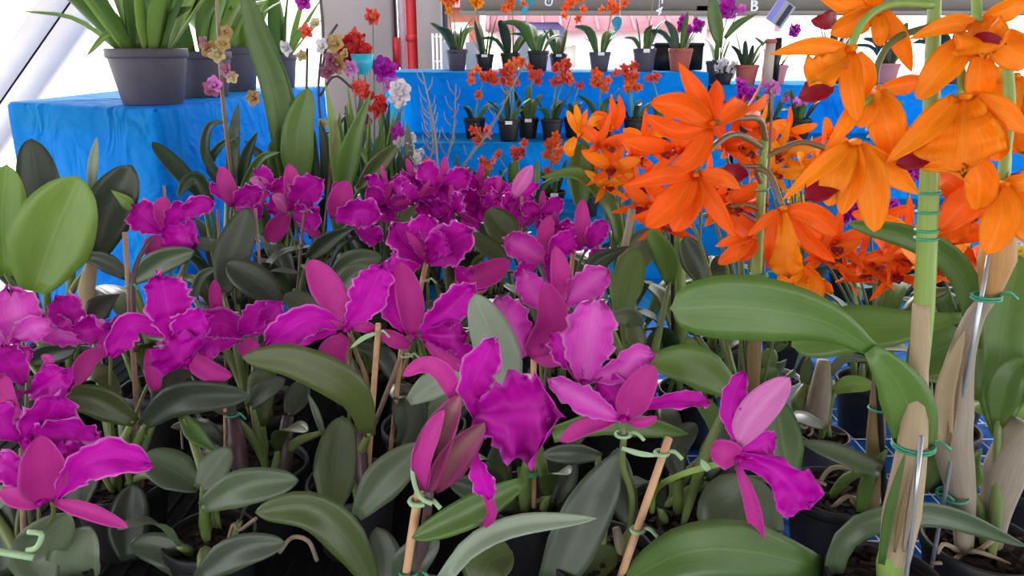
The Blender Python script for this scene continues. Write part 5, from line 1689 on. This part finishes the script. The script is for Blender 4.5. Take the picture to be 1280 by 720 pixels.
p.leaf('leaf_deep', [(412, 250), (408, 190), (400, 150)], 16, 2.24, 2.24, 'strap')
p.fill(5, ('leaf_deep', 'leaf_green', 'leaf_gloss'), 0.3, 0.035, 0.05, 0.6, ('strap',))
p.stake((419, 150, 2.2), (408, 260, 2.24), 0.004, 'stake_weathered')

p = Plant('dancing_lady_orchid', 'orchid with dark looping leaves and yellow-brown speckled blooms on wand stem', 285, 1.97, 0.075, 0.12, z=TBL, group=MG)
p.leaf('leaf_deep', [(285, 235), (258, 195), (262, 158), (286, 152)], 12, 2.0, 1.98, 'strap', n=20)
p.leaf('leaf_deep', [(285, 240), (262, 210), (275, 182), (300, 170)], 10, 2.02, 1.98, 'strap', n=18)
p.leaf('leaf_deep', [(292, 240), (292, 180), (298, 128)], 16, 2.02, 2.04, 'strap')
p.leaf('leaf_deep', [(300, 240), (308, 195), (322, 165)], 14, 2.0, 1.98, 'strap')
p.leaf('leaf_deep', [(262, 252), (248, 225), (236, 226), (222, 246)], 18, 1.9, 1.86, 'strap', n=18)
p.leaf('leaf_deep', [(255, 250), (225, 215), (190, 178)], 22, 1.9, 1.92, 'leaf')
p.leaf('leaf_green', [(300, 245), (325, 200), (350, 190)], 12, 2.0, 1.95, 'strap')
p.leaf('leaf_deep', [(316, 240), (330, 215), (322, 200)], 24, 2.0, 1.98, 'strap')
p.fill(7, ('leaf_deep', 'leaf_dark'), 0.28, 0.03, 0.05, 0.7, ('strap',))
p.pstem([(290, 225, 1.98), (280, 140, 1.94), (274, 60, 1.92), (270, -20, 1.92)], [2.6, 2.4, 2.2, 1.6], 'stem_brown')
for (x, y, sz, m_) in ((262, 62, 0.045, 'far_brown'), (272, 70, 0.045, 'far_cream'), (258, 54, 0.04, 'far_plum'), (280, 55, 0.04, 'far_brown'), (284, 88, 0.04, 'far_plum'), (291, 98, 0.035, 'far_cream'), (264, 112, 0.05, 'far_plum'), (270, 105, 0.045, 'far_pink'), (282, 40, 0.035, 'far_brown')):
    link('flower', FAR[m_][int(x) % 3], p.root, loc=P(x, y, 1.92) - p.c, rot=Euler((R(p.rnd.uniform(-30, 10)), R(p.rnd.uniform(-40, 40)), R(p.rnd.uniform(-40, 40))), 'XYZ'), scale=sz)

p = Plant('spider_orchid', 'orchid with branching dark stems and small spidery cream blooms', 398, 2.42, 0.07, 0.12, z=TBL, group=MG)
for pts in ([(400, 240), (402, 170), (398, 110), (404, 40), (400, -10)], [(400, 120), (418, 95), (440, 110)], [(402, 90), (410, 50), (422, 30)], [(400, 170), (420, 160), (432, 145)], [(385, 230), (383, 150), (384, 60)]):
    p.pstem([(x, y, 2.3) for x, y in pts], 1.6, 'stem_purple')
for (x, y, m_, sz) in ((404, 58, 'far_white', 0.05), (395, 30, 'far_cream', 0.036), (420, 55, 'far_brown', 0.06), (415, 75, 'far_plum', 0.06), (425, 80, 'far_brown', 0.06), (432, 68, 'far_cream', 0.036), (360, 60, 'far_white', 0.05), (378, 70, 'far_cream', 0.036), (385, 40, 'far_coral', 0.05), (345, 125, 'far_cream', 0.036), (318, 122, 'far_brown', 0.05), (404, 155, 'far_cream', 0.036), (380, 2, 'far_magenta', 0.05), (440, 85, 'far_pink', 0.05), (410, 90, 'far_plum', 0.05)):
    link('flower', FAR[m_][int(x) % 3], p.root, loc=P(x, y, 2.28) - p.c, rot=Euler((R(p.rnd.uniform(-30, 10)), R(p.rnd.uniform(-40, 40)), R(p.rnd.uniform(-40, 40))), 'XYZ'), scale=sz)
p.fill(4, ('leaf_deep', 'leaf_green'), 0.25, 0.035, 0.05, 0.7, ('strap',))

# red epidendrum, magenta, wrapped in blue foil, white sprays
T3G = 'mixed flowering orchids left of the stepped stand'
small_plant('orchid with a deep red bloom cluster high against the concrete wall', 462, 2.44, TBL, 0.04, 0.08, shapes=(0, 3, 4), lmats=('leaf_sage', 'leaf_green', 'leaf_gloss'), leaves=14, blooms=((446, 62, 7, 0.075, 'far_red', 14), (440, 80, 4, 0.06, 'far_red', 10), (466, 22, 3, 0.045, 'far_coral', 6), (455, 45, 1, 0.02, 'far_red', 0)), L=0.4, group=T3G)
small_plant('orchid with round red and pink bloom heads by the pointed green leaves', 482, 2.24, TBL, 0.04, 0.08, shapes=(0, 3, 4), lmats=('leaf_sage', 'leaf_green', 'leaf_gloss'), leaves=14, blooms=((473, 132, 12, 0.035, 'far_red', 11), (450, 112, 9, 0.035, 'far_coral', 9), (460, 150, 4, 0.03, 'far_magenta', 8)), L=0.4, group=T3G)
p = small_plant('orchid with magenta cup bloom and blue foil collar', 500, 2.44, TBL, 0.04, 0.08, shapes=(0, 3, 4), lmats=('leaf_sage', 'leaf_green', 'leaf_gloss'), leaves=14, blooms=((478, 86, 3, 0.075, 'far_magenta', 6), (497, 108, 3, 0.05, 'far_pink', 6)), L=0.4, group=T3G)
g = lathe([(0.012, 0.0), (0.028, 0.02), (0.036, 0.06), (0.033, 0.06), (0.024, 0.02)], 14, P(454, 93, 2.4))
part('foil_collar', g, 'foil_blue', p.root)
small_plant('orchid with white and lilac sprays before the blue stepped cloth', 520, 2.25, TBL, 0.04, 0.08, shapes=(0, 3, 4), lmats=('leaf_sage', 'leaf_green', 'leaf_gloss'), leaves=14, blooms=((508, 178, 14, 0.035, 'far_white', 13), (520, 196, 8, 0.035, 'far_white', 9), (500, 165, 6, 0.03, 'far_magenta', 9), (503, 116, 3, 0.06, 'far_white', 8), (517, 222, 8, 0.035, 'far_white', 9)), L=0.36, group=T3G)
small_plant('orchid with one bright orange-red bloom head beside the white spray', 538, 2.44, TBL, 0.04, 0.08, shapes=(0, 3, 4), lmats=('leaf_sage', 'leaf_green', 'leaf_gloss'), leaves=14, blooms=((533, 205, 7, 0.045, 'far_orange', 9),), L=0.3, group=T3G)

for q, (x0, x1, y0) in zip([a for a in ALL if a.root.get('group') == T3G][:4], ((428, 462, 95), (442, 492, 120), (465, 505, 110), (485, 525, 150))):
    for k in range(9):
        bx = (x0 + x1) / 2 + q.rnd.uniform(-10, 10)
        tx, ty = q.rnd.uniform(x0, x1), y0 + q.rnd.uniform(0, 90)
        yy = q.c.y
        q.leaf(q.rnd.choice(('leaf_sage', 'leaf_green', 'leaf_bright', 'leaf_deep', 'leaf_gloss')), [(bx, 238), ((bx * 0.6 + tx * 0.4), (238 + ty) / 2), (tx, ty)], q.rnd.uniform(6, 13), yy, yy - 0.03, q.rnd.choice(('lance', 'strap', 'leaf')), roll=q.rnd.uniform(-30, 30), bulb=None, n=9)

# bare silvery twigs
for i, (xb, yb, xt, yt, lab) in enumerate(((548, 225, 528, 90, 'tallest bare silvery twig orchid before blue cloth'), (556, 225, 570, 105, 'bare silvery twig orchid leaning to the small pots'), (540, 225, 535, 132, 'short bare silvery twig orchid before blue cloth'), (566, 240, 660, 70, 'long bare twig leaning across the second tier pots'))):
    Yt = (2.24, 2.44, 2.24, 2.44)[i]
    p = Plant('twig_orchid', lab, (556, 572, 588, 604)[i], Yt, 0.034, 0.06, z=TBL, group='bare twig orchids')
    a, b = P(xb, yb, Yt), P(xt, yt, Yt)
    root = Vector((p.c.x, p.c.y, p.rim))
    p.stem([root, a, a.lerp(b, 0.5) + Vector((0.01, 0, 0)), b], [0.004, 0.004, 0.003, 0.0015], 'sheath_grey', 'twig')
    for k in range(9):
        q0 = a.lerp(b, 0.25 + 0.08 * k)
        sx = 1 if k % 2 else -1
        p.stem([q0, q0 + Vector((0.016 * sx, 0, 0.02)), q0 + Vector((0.022 * sx, 0, 0.045))], [0.002, 0.0015, 0.001], 'sheath_grey', 'twig')

# ================================================================== bench pots
BG = 'large dark pots on the blue bench'
def benchpot(label, px, Y, r, h, n, L, seed):
    p = Plant('potted_bromeliad', label, px, Y, r, h, 'pot_grey', group=BG, z=BZ, cat='potted plant')
    for i in range(n):
        a = 2 * PI * i / n + p.rnd.uniform(-0.3, 0.3)
        sh = p.rnd.choice((3, 3, 4, 0, 0))
        me = FLEAF[p.rnd.choice(('leaf_bright', 'leaf_gloss', 'leaf_bright', 'leaf_bright'))][sh]
        link('leaf', me, p.root, loc=Vector((math.cos(a) * r * 0.5, math.sin(a) * r * 0.5, h * 0.85)), rot=Euler((0, R(p.rnd.uniform(-4, 22)), a), 'XYZ'), scale=(L * p.rnd.uniform(0.8, 1.2) * 1.1, L * p.rnd.uniform(0.8, 1.2) * 1.1, L * p.rnd.uniform(0.7, 1.15)))
    return p
p = benchpot('biggest dark pot of green strap leaves at the bench corner', 183, 2.42, 0.118, 0.165, 18, 0.42, 1)
p.leaf('leaf_gloss', [(172, 64), (170, 20), (160, -40)], 26, 2.40, 2.42, 'strap', roll=0, bulb=None)
p.leaf('leaf_green', [(160, 60), (140, 20), (95, 10)], 12, 2.38, 2.32, 'strap', bulb=None)
p.leaf('leaf_bright', [(158, 55), (138, 40), (108, 70)], 8, 2.38, 2.30, 'strap', bulb=None)
p.leaf('leaf_green', [(195, 60), (205, 25), (240, 8)], 14, 2.40, 2.36, 'strap', bulb=None)
benchpot('dark pot of pale green strap leaves between two other bench pots', 250, 2.80, 0.105, 0.155, 18, 0.40, 2)
benchpot('dark pot of green strap leaves at the far end of bench', 292, 3.20, 0.095, 0.17, 16, 0.42, 3)
benchpot('dark pot of leaves at the back edge of bench behind the long strap leaf', 350, 3.45, 0.07, 0.14, 12, 0.40, 4)

# ================================================================== stepped stand, far plants
G1 = 'potted orchids along the top shelf'
G2 = 'small orange orchids on the second tier'
G3 = 'small orange orchids on the lowest tier'
lab1 = 'small leafy orchid in dark pot on the top blue shelf'
small_plant('orchid in grey pot with golden orange blooms, nearest the concrete pier', 571, 3.70, T1, 0.05, 0.095, 'pot_grey', G1, leaves=6, L=0.2, blooms=((567, 3, 7, 0.055, 'far_orange', 14), (560, 8, 3, 0.05, 'petal_yelloworange', 8)))
small_plant('orchid with many narrow leaves and single yellow-orange bloom, white tagged black pot', 606, 3.72, T1, 0.044, 0.075, 'pot_black', G1, leaves=9, L=0.22, shapes=(0, 3, 4), blooms=((595, 4, 4, 0.055, 'petal_yelloworange', 6),), tagged=True)
small_plant('orchid with long arched leaves and orange blooms beside a teal ribbon', 638, 3.72, T1, 0.046, 0.08, 'pot_black', G1, leaves=6, L=0.24, blooms=((640, 6, 8, 0.05, 'far_orange', 16),))
small_plant('orchid in black pot with three long dark arching leaves, no blooms', 673, 3.66, T1, 0.05, 0.09, 'pot_black', G1, leaves=6, L=0.25, shapes=(1, 2))
small_plant('orchid in black pot with wide orange bloom head above slim stem', 698, 3.84, T1, 0.044, 0.075, 'pot_black', G1, leaves=6, L=0.17, blooms=((719, 4, 14, 0.05, 'far_orange', 24),), tagged=True)
small_plant('twiggy bare orchid in grey tagged pot on the top shelf', 750, 3.62, T1, 0.05, 0.085, 'pot_grey', G1, leaves=5, L=0.2, shapes=(3, 2), blooms=((765, 4, 9, 0.05, 'far_orange', 16),), tagged=True)
small_plant('tall slim orchid in grey tagged pot beside the black box', 806, 3.60, T1, 0.053, 0.1, 'pot_grey', G1, leaves=5, L=0.2, tagged=True, blooms=((818, -8, 2, 0.04, 'far_white', 6),))
G1R = 'potted orchids along the lower right shelf'
small_plant('orchid in terracotta pot with two magenta bloom spikes', 851, 3.60, T1, 0.055, 0.10, 'pot_terracotta', G1, leaves=6, L=0.2, blooms=((853, 28, 6, 0.045, 'far_magenta', 9), (871, 32, 7, 0.045, 'far_magenta', 9)), lmats=('leaf_green', 'leaf_sage'))
p = small_plant('tall orchid with two large upright leaves and magenta blooms', 897, 3.66, T1R, 0.052, 0.1, 'pot_grey', G1R, leaves=3, L=0.2, blooms=((912, 12, 4, 0.07, 'far_magenta', 12), (922, 16, 2, 0.06, 'far_pink', 8)))
p.leaf('leaf_gloss', [(900, 60), (893, 20), (890, -4)], 18, 3.62, 3.62, 'leaf', roll=0, bulb=None)
p.leaf('leaf_green', [(906, 48), (922, 30), (950, 15)], 10, 3.62, 3.60, 'lance', roll=0, bulb=None)
small_plant('orchid with white star blooms low beside the terracotta pots', 905, 3.52, T1R, 0.04, 0.05, 'pot_black', G1R, leaves=4, L=0.1, blooms=((903, 84, 7, 0.06, 'far_white', 12),))
small_plant('orchid in red-brown terracotta pot with rounded leaves', 934, 3.53, T1R, 0.052, 0.085, 'pot_terracotta', G1R, leaves=8, L=0.18, shapes=(0, 1), lmats=('leaf_deep', 'leaf_green'))
small_plant('orchid in pale pink pot with a magenta bloom', 970, 3.55, T1R, 0.055, 0.085, 'pot_pink', G1R, leaves=6, L=0.17, blooms=((993, 35, 3, 0.075, 'far_magenta', 8),))
for i, (px, Y, L, lab) in enumerate(((1110, 3.62, 0.24, 'dark leaved orchid in pink pot glimpsed between orange petals'), (1040, 3.7, 0.22, 'dark leaved orchid glimpsed left of the nodding orange blooms'), (1190, 3.62, 0.26, 'dark leaved orchid glimpsed right of the thick wound stem'))):
    small_plant(lab, px, Y, T1R, 0.055, 0.09, ('pot_pink', 'pot_black', 'pot_grey')[i], G1R, leaves=8, L=L, lmats=('leaf_deep', 'leaf_dark', 'leaf_green'))

# second tier
sm = dict(r=0.046, h=0.085, group=G2, L=0.16, stem='stem_green')
small_plant('orange orchid with wide bloom arch over a bare twig on second tier', 593, 3.22, T2, leaves=3, blooms=((606, 94, 12, 0.05, 'far_orange', 16), (600, 118, 2, 0.045, 'far_orange', 4)), **sm)
small_plant('orange orchid in tagged black pot with leaning bloom spray on second tier', 636, 3.14, T2, leaves=7, blooms=((636, 96, 9, 0.05, 'far_coral', 14), (640, 84, 5, 0.05, 'far_orange', 8)), tagged=True, **sm)
small_plant('red-orange single headed orchid in tagged black pot', 660, 3.24, T2, leaves=6, blooms=((665, 94, 7, 0.045, 'far_coral', 9),), tagged=True, **sm)
small_plant('orange orchid with tall double bloom head on second tier', 690, 3.18, T2, leaves=7, blooms=((700, 84, 8, 0.05, 'far_coral', 12), (705, 100, 9, 0.05, 'far_coral', 12)), **sm)
small_plant('orange orchid in black pot beside yellow-tinged petals', 718, 3.26, T2, leaves=5, blooms=((726, 105, 2, 0.04, 'far_coral', 5),), **sm)
small_plant('orange orchid with flat bloom head above the red-orange bud tips', 752, 3.22, T2, leaves=4, blooms=((752, 100, 10, 0.05, 'far_orange', 13),), **sm)
small_plant('orange orchid with broad bloom heads on pale stem', 793, 3.24, T2, leaves=4, blooms=((782, 88, 8, 0.05, 'far_coral', 14), (790, 104, 9, 0.05, 'far_orange', 14)), **sm)
small_plant('orange orchid with small bloom head behind long orange petal', 825, 3.22, T2, leaves=4, blooms=((815, 98, 4, 0.045, 'far_coral', 6),), **sm)
sm2 = dict(r=0.05, h=0.085, group='mixed orchids on the right second tier', L=0.16)
small_plant('magenta orchid low on the right-hand second tier', 930, 3.24, T2, leaves=5, blooms=((928, 112, 10, 0.05, 'far_magenta', 12),), **sm2)
small_plant('pale pink orchid beside the magenta one on second tier', 962, 3.22, T2, leaves=5, blooms=((962, 112, 8, 0.05, 'far_pink', 10),), **sm2)
small_plant('pale lilac orchid with small round head before blue cloth', 1000, 3.2, T2, leaves=8, blooms=((997, 128, 9, 0.045, 'far_pink', 10),), **sm2)
small_plant('white flowered orchid on the right second tier behind orange petals', 1100, 3.2, T2, leaves=6, blooms=((1090, 165, 8, 0.045, 'far_white', 10),), **sm2)

# lowest tier
sm3 = dict(r=0.045, h=0.08, group=G3, L=0.15, stem='stem_green')
small_plant('coral orchid with loose spray on white stem, lowest tier', 572, 2.80, T3, leaves=4, blooms=((605, 165, 7, 0.045, 'far_coral', 13),), **sm3)
small_plant('orange orchid with star head just above the purple blooms, lowest tier', 608, 2.74, T3, leaves=4, blooms=((605, 207, 8, 0.042, 'far_orange', 9),), **sm3)
small_plant('red-orange orchid with twin heads, lowest tier', 642, 2.76, T3, leaves=5, blooms=((646, 192, 8, 0.045, 'far_coral', 12), (622, 194, 2, 0.04, 'far_coral', 5)), **sm3)
small_plant('orange orchid with ring of drooping blooms, lowest tier', 692, 2.78, T3, leaves=6, blooms=((693, 178, 10, 0.045, 'far_orange', 15), (690, 200, 6, 0.045, 'far_orange', 10)), tagged=True, **sm3)
small_plant('leafy orchid in black pot at foot of the blue riser', 668, 2.66, T3, leaves=6, **sm3)
small_plant('leafy orchid in black pot behind the yellow-tinged orange orchid', 735, 2.72, T3, leaves=6, **sm3)
sm4 = dict(r=0.055, h=0.085, group='mixed orchids on the right lowest tier', L=0.16)
small_plant('violet orchid with dense bloom mass left of the wound stem', 1135, 2.3, TBL, leaves=5, blooms=((1142, 213, 16, 0.04, 'far_magenta', 16), (1118, 262, 16, 0.035, 'far_magenta', 16)), **sm4)
small_plant('magenta orchid with low bloom mass under the nodding orange cluster', 1060, 2.27, TBL, leaves=5, blooms=((1068, 268, 10, 0.04, 'far_magenta', 12), (1052, 275, 6, 0.035, 'far_magenta', 8)), **sm4)
small_plant('yellow orchid showing right of the wound green stem', 1176, 2.42, TBL, leaves=5, blooms=((1178, 212, 5, 0.06, 'far_yellow', 8),), **sm4)
small_plant('white and green orchid with small blooms behind right orange petals', 1215, 2.27, TBL, leaves=8, blooms=((1212, 290, 12, 0.035, 'far_white', 14), (1205, 310, 6, 0.035, 'far_yellow', 10)), **sm4)
small_plant('yellow orchid at the far right behind the tan sheath', 1272, 2.27, TBL, leaves=8, blooms=((1270, 318, 12, 0.04, 'far_yellow', 14), (1278, 300, 6, 0.035, 'far_white', 10)), **sm4)
small_plant('yellow-white orchid glimpsed between golden orange blooms', 1000, 2.32, TBL, leaves=6, blooms=((1000, 248, 6, 0.04, 'far_yellow', 14), (1030, 215, 5, 0.04, 'far_yellow', 10)), **sm4)

# ================================================================== things on and over the top shelf
xb = XZ(833, 3.75, T1 + 0.05)
o = thing('storage_box', 'black box standing on the top blue shelf between orchid pots', 'box', (xb, 3.8, T1))
part('box_body', box(xb - 0.06, xb + 0.17, 3.74, 3.9, T1 + 0.0005, T1 + 0.115, 0.006), 'plastic_black', o)
part('box_lid', box(xb - 0.063, xb + 0.173, 3.737, 3.903, T1 + 0.108, T1 + 0.125, 0.004), 'plastic_black', o)
xw = XZ(957, 3.5, T1R)
o = thing('wooden_post', 'short pale wooden post beside the pink pot', 'post', (xw, 3.5, T1R))
part('post_shaft', box(xw - 0.022, xw + 0.018, 3.47, 3.5, T1R + 0.0005, T1R + 0.18), 'wood_pale', o)
part('post_cap', box(xw - 0.025, xw + 0.021, 3.467, 3.503, T1R + 0.175, T1R + 0.195, 0.004), 'pot_terracotta', o)
part('dark_batten', box(xw + 0.022, xw + 0.05, 3.49, 3.52, T1R + 0.0005, T1R + 0.2), 'plastic_black', o)
for (px, w_, lab) in ((560, 0.05, 'white price card standing behind the grey pot near the pier'), (590, 0.06, 'white card standing between the first two top shelf pots'), (655, 0.05, 'white card standing beside the three-leaved orchid pot')):
    x = XZ(px, 3.9, T1)
    o = tag(part('price_card', join(box(x - w_ / 2, x + w_ / 2, 3.9, 3.905, T1 + 0.0005, T1 + 0.13), box(x - w_ / 2, x + w_ / 2, 3.905, 3.94, T1 + 0.0005, T1 + 0.004)), 'label_white', None, origin=(x, 3.9, T1), smooth=False), lab, 'card')

# hanging line with white letters, a card and a teal ribbon
LY = 4.3
la, lb = P(520, -14, LY), P(1090, -2, LY)
tag(part('hanging_line', tube([la, la.lerp(lb, 0.5) - Vector((0, 0, 0.01)), lb], 0.002, 5, 10), 'plastic_black', None, origin=la), 'thin dark line strung above the top shelf', 'line')
def letter(ch, px, py, hpx, lab, rot=0):
    c = bpy.data.curves.new('letter', 'FONT')
    c.body = ch
    c.size = 1.0
    c.extrude = 0.06
    c.align_x = 'CENTER'
    c.align_y = 'CENTER'
    t = bpy.data.objects.new('letter_tmp', c)
    COL.objects.link(t)
    dg = bpy.context.evaluated_depsgraph_get()
    me = bpy.data.meshes.new_from_object(t.evaluated_get(dg))
    bpy.data.objects.remove(t)
    me.materials.clear()
    me.materials.append(M['label_white'])
    s = hpx * mpp(py, LY) / 0.72
    o = thing('hanging_letter', lab, 'letter', P(px, py, LY - 0.01))
    link('letter_shape', me, o, rot=Euler((PI / 2, R(rot), 0), 'XYZ'), scale=s)
    p0 = P(px, py, LY - 0.01)
    part('thread', tube([p0 + Vector((0, 0.006, 0)), p0 + Vector((0, 0.008, 0.12))], 0.0012, 5, 1), 'label_white', o)
letter('B', 943, 8, 13, 'white letter B hanging above the rounded-leaf terracotta pot')
letter('U', 686, 2, 12, 'white U-shaped letter hanging above the three-leaved orchid', 12)
letter('Y', 828, 0, 10, 'white letter Y hanging above the tall slim orchid')
letter('4', 824, 14, 11, 'white figure 4 hanging askew above the tall slim orchid', 20)
p0 = P(976, 16, LY)
o = thing('picture_card', 'tilted picture card hanging beside the white letter B', 'card', p0)
d1, d2 = Vector((0.045, 0, -0.03)), Vector((0.035, 0, 0.055))
def quad(c, a, b, y, t=0.004):
    V = [c + s1 * a + s2 * b + Vector((0, yy, 0)) for yy in (y, y + t) for s1, s2 in ((-1, -1), (1, -1), (1, 1), (-1, 1))]
    return V, [(0, 1, 2, 3), (7, 6, 5, 4), (0, 4, 5, 1), (1, 5, 6, 2), (2, 6, 7, 3), (3, 7, 4, 0)], None
part('card', quad(p0, d1 * 0.95, d2, 0), 'beam_grey', o, smooth=False)
part('violet_band', quad(p0 - d1 * 0.62, d1 * 0.3, d2 * 0.96, -0.002), 'violet_tarp', o, smooth=False)
part('dark_band', quad(p0 + d1 * 0.45, d1 * 0.25, d2 * 0.9, -0.002), 'paint_dark', o, smooth=False)
c0 = P(655, 0, LY)
o = thing('teal_ribbon', 'teal ribbon bow hanging by the orange blooms of the top shelf', 'ribbon', c0)
part('ribbon_tail', blade([c0, P(658, 8, LY), P(652, 20, LY)], 0.03, 'strap', n=6, m=4), 'ribbon_teal', o)
part('ribbon_loop', blade([c0, P(664, 2, LY), P(667, 8, LY)], 0.03, 'sepal', n=6, m=4), 'ribbon_teal', o)
part('ribbon_loop', blade([c0, P(650, -2, LY), P(648, 6, LY)], 0.03, 'sepal', n=6, m=4), 'ribbon_teal', o)
part('thread', tube([c0 - Vector((0, 0, 0.004)), P(655, -11.5, LY)], 0.0012, 5, 1), 'label_white', o)
c0 = P(775, 22, LY)
o = thing('teal_ribbon', 'teal ribbon dangling beside the twiggy bare orchid', 'ribbon', c0)
part('ribbon_tail', blade([c0, P(774, 30, LY), P(765, 46, LY)], 0.03, 'lance', n=6, m=4), 'ribbon_teal', o)
part('ribbon_loop', blade([c0, P(768, 26, LY), P(775, 36, LY)], 0.035, 'sepal', n=6, m=4), 'ribbon_teal', o)
part('thread', tube([c0 + Vector((0, 0, -0.005)), P(775, -9.5, LY)], 0.0012, 5, 1), 'label_white', o)
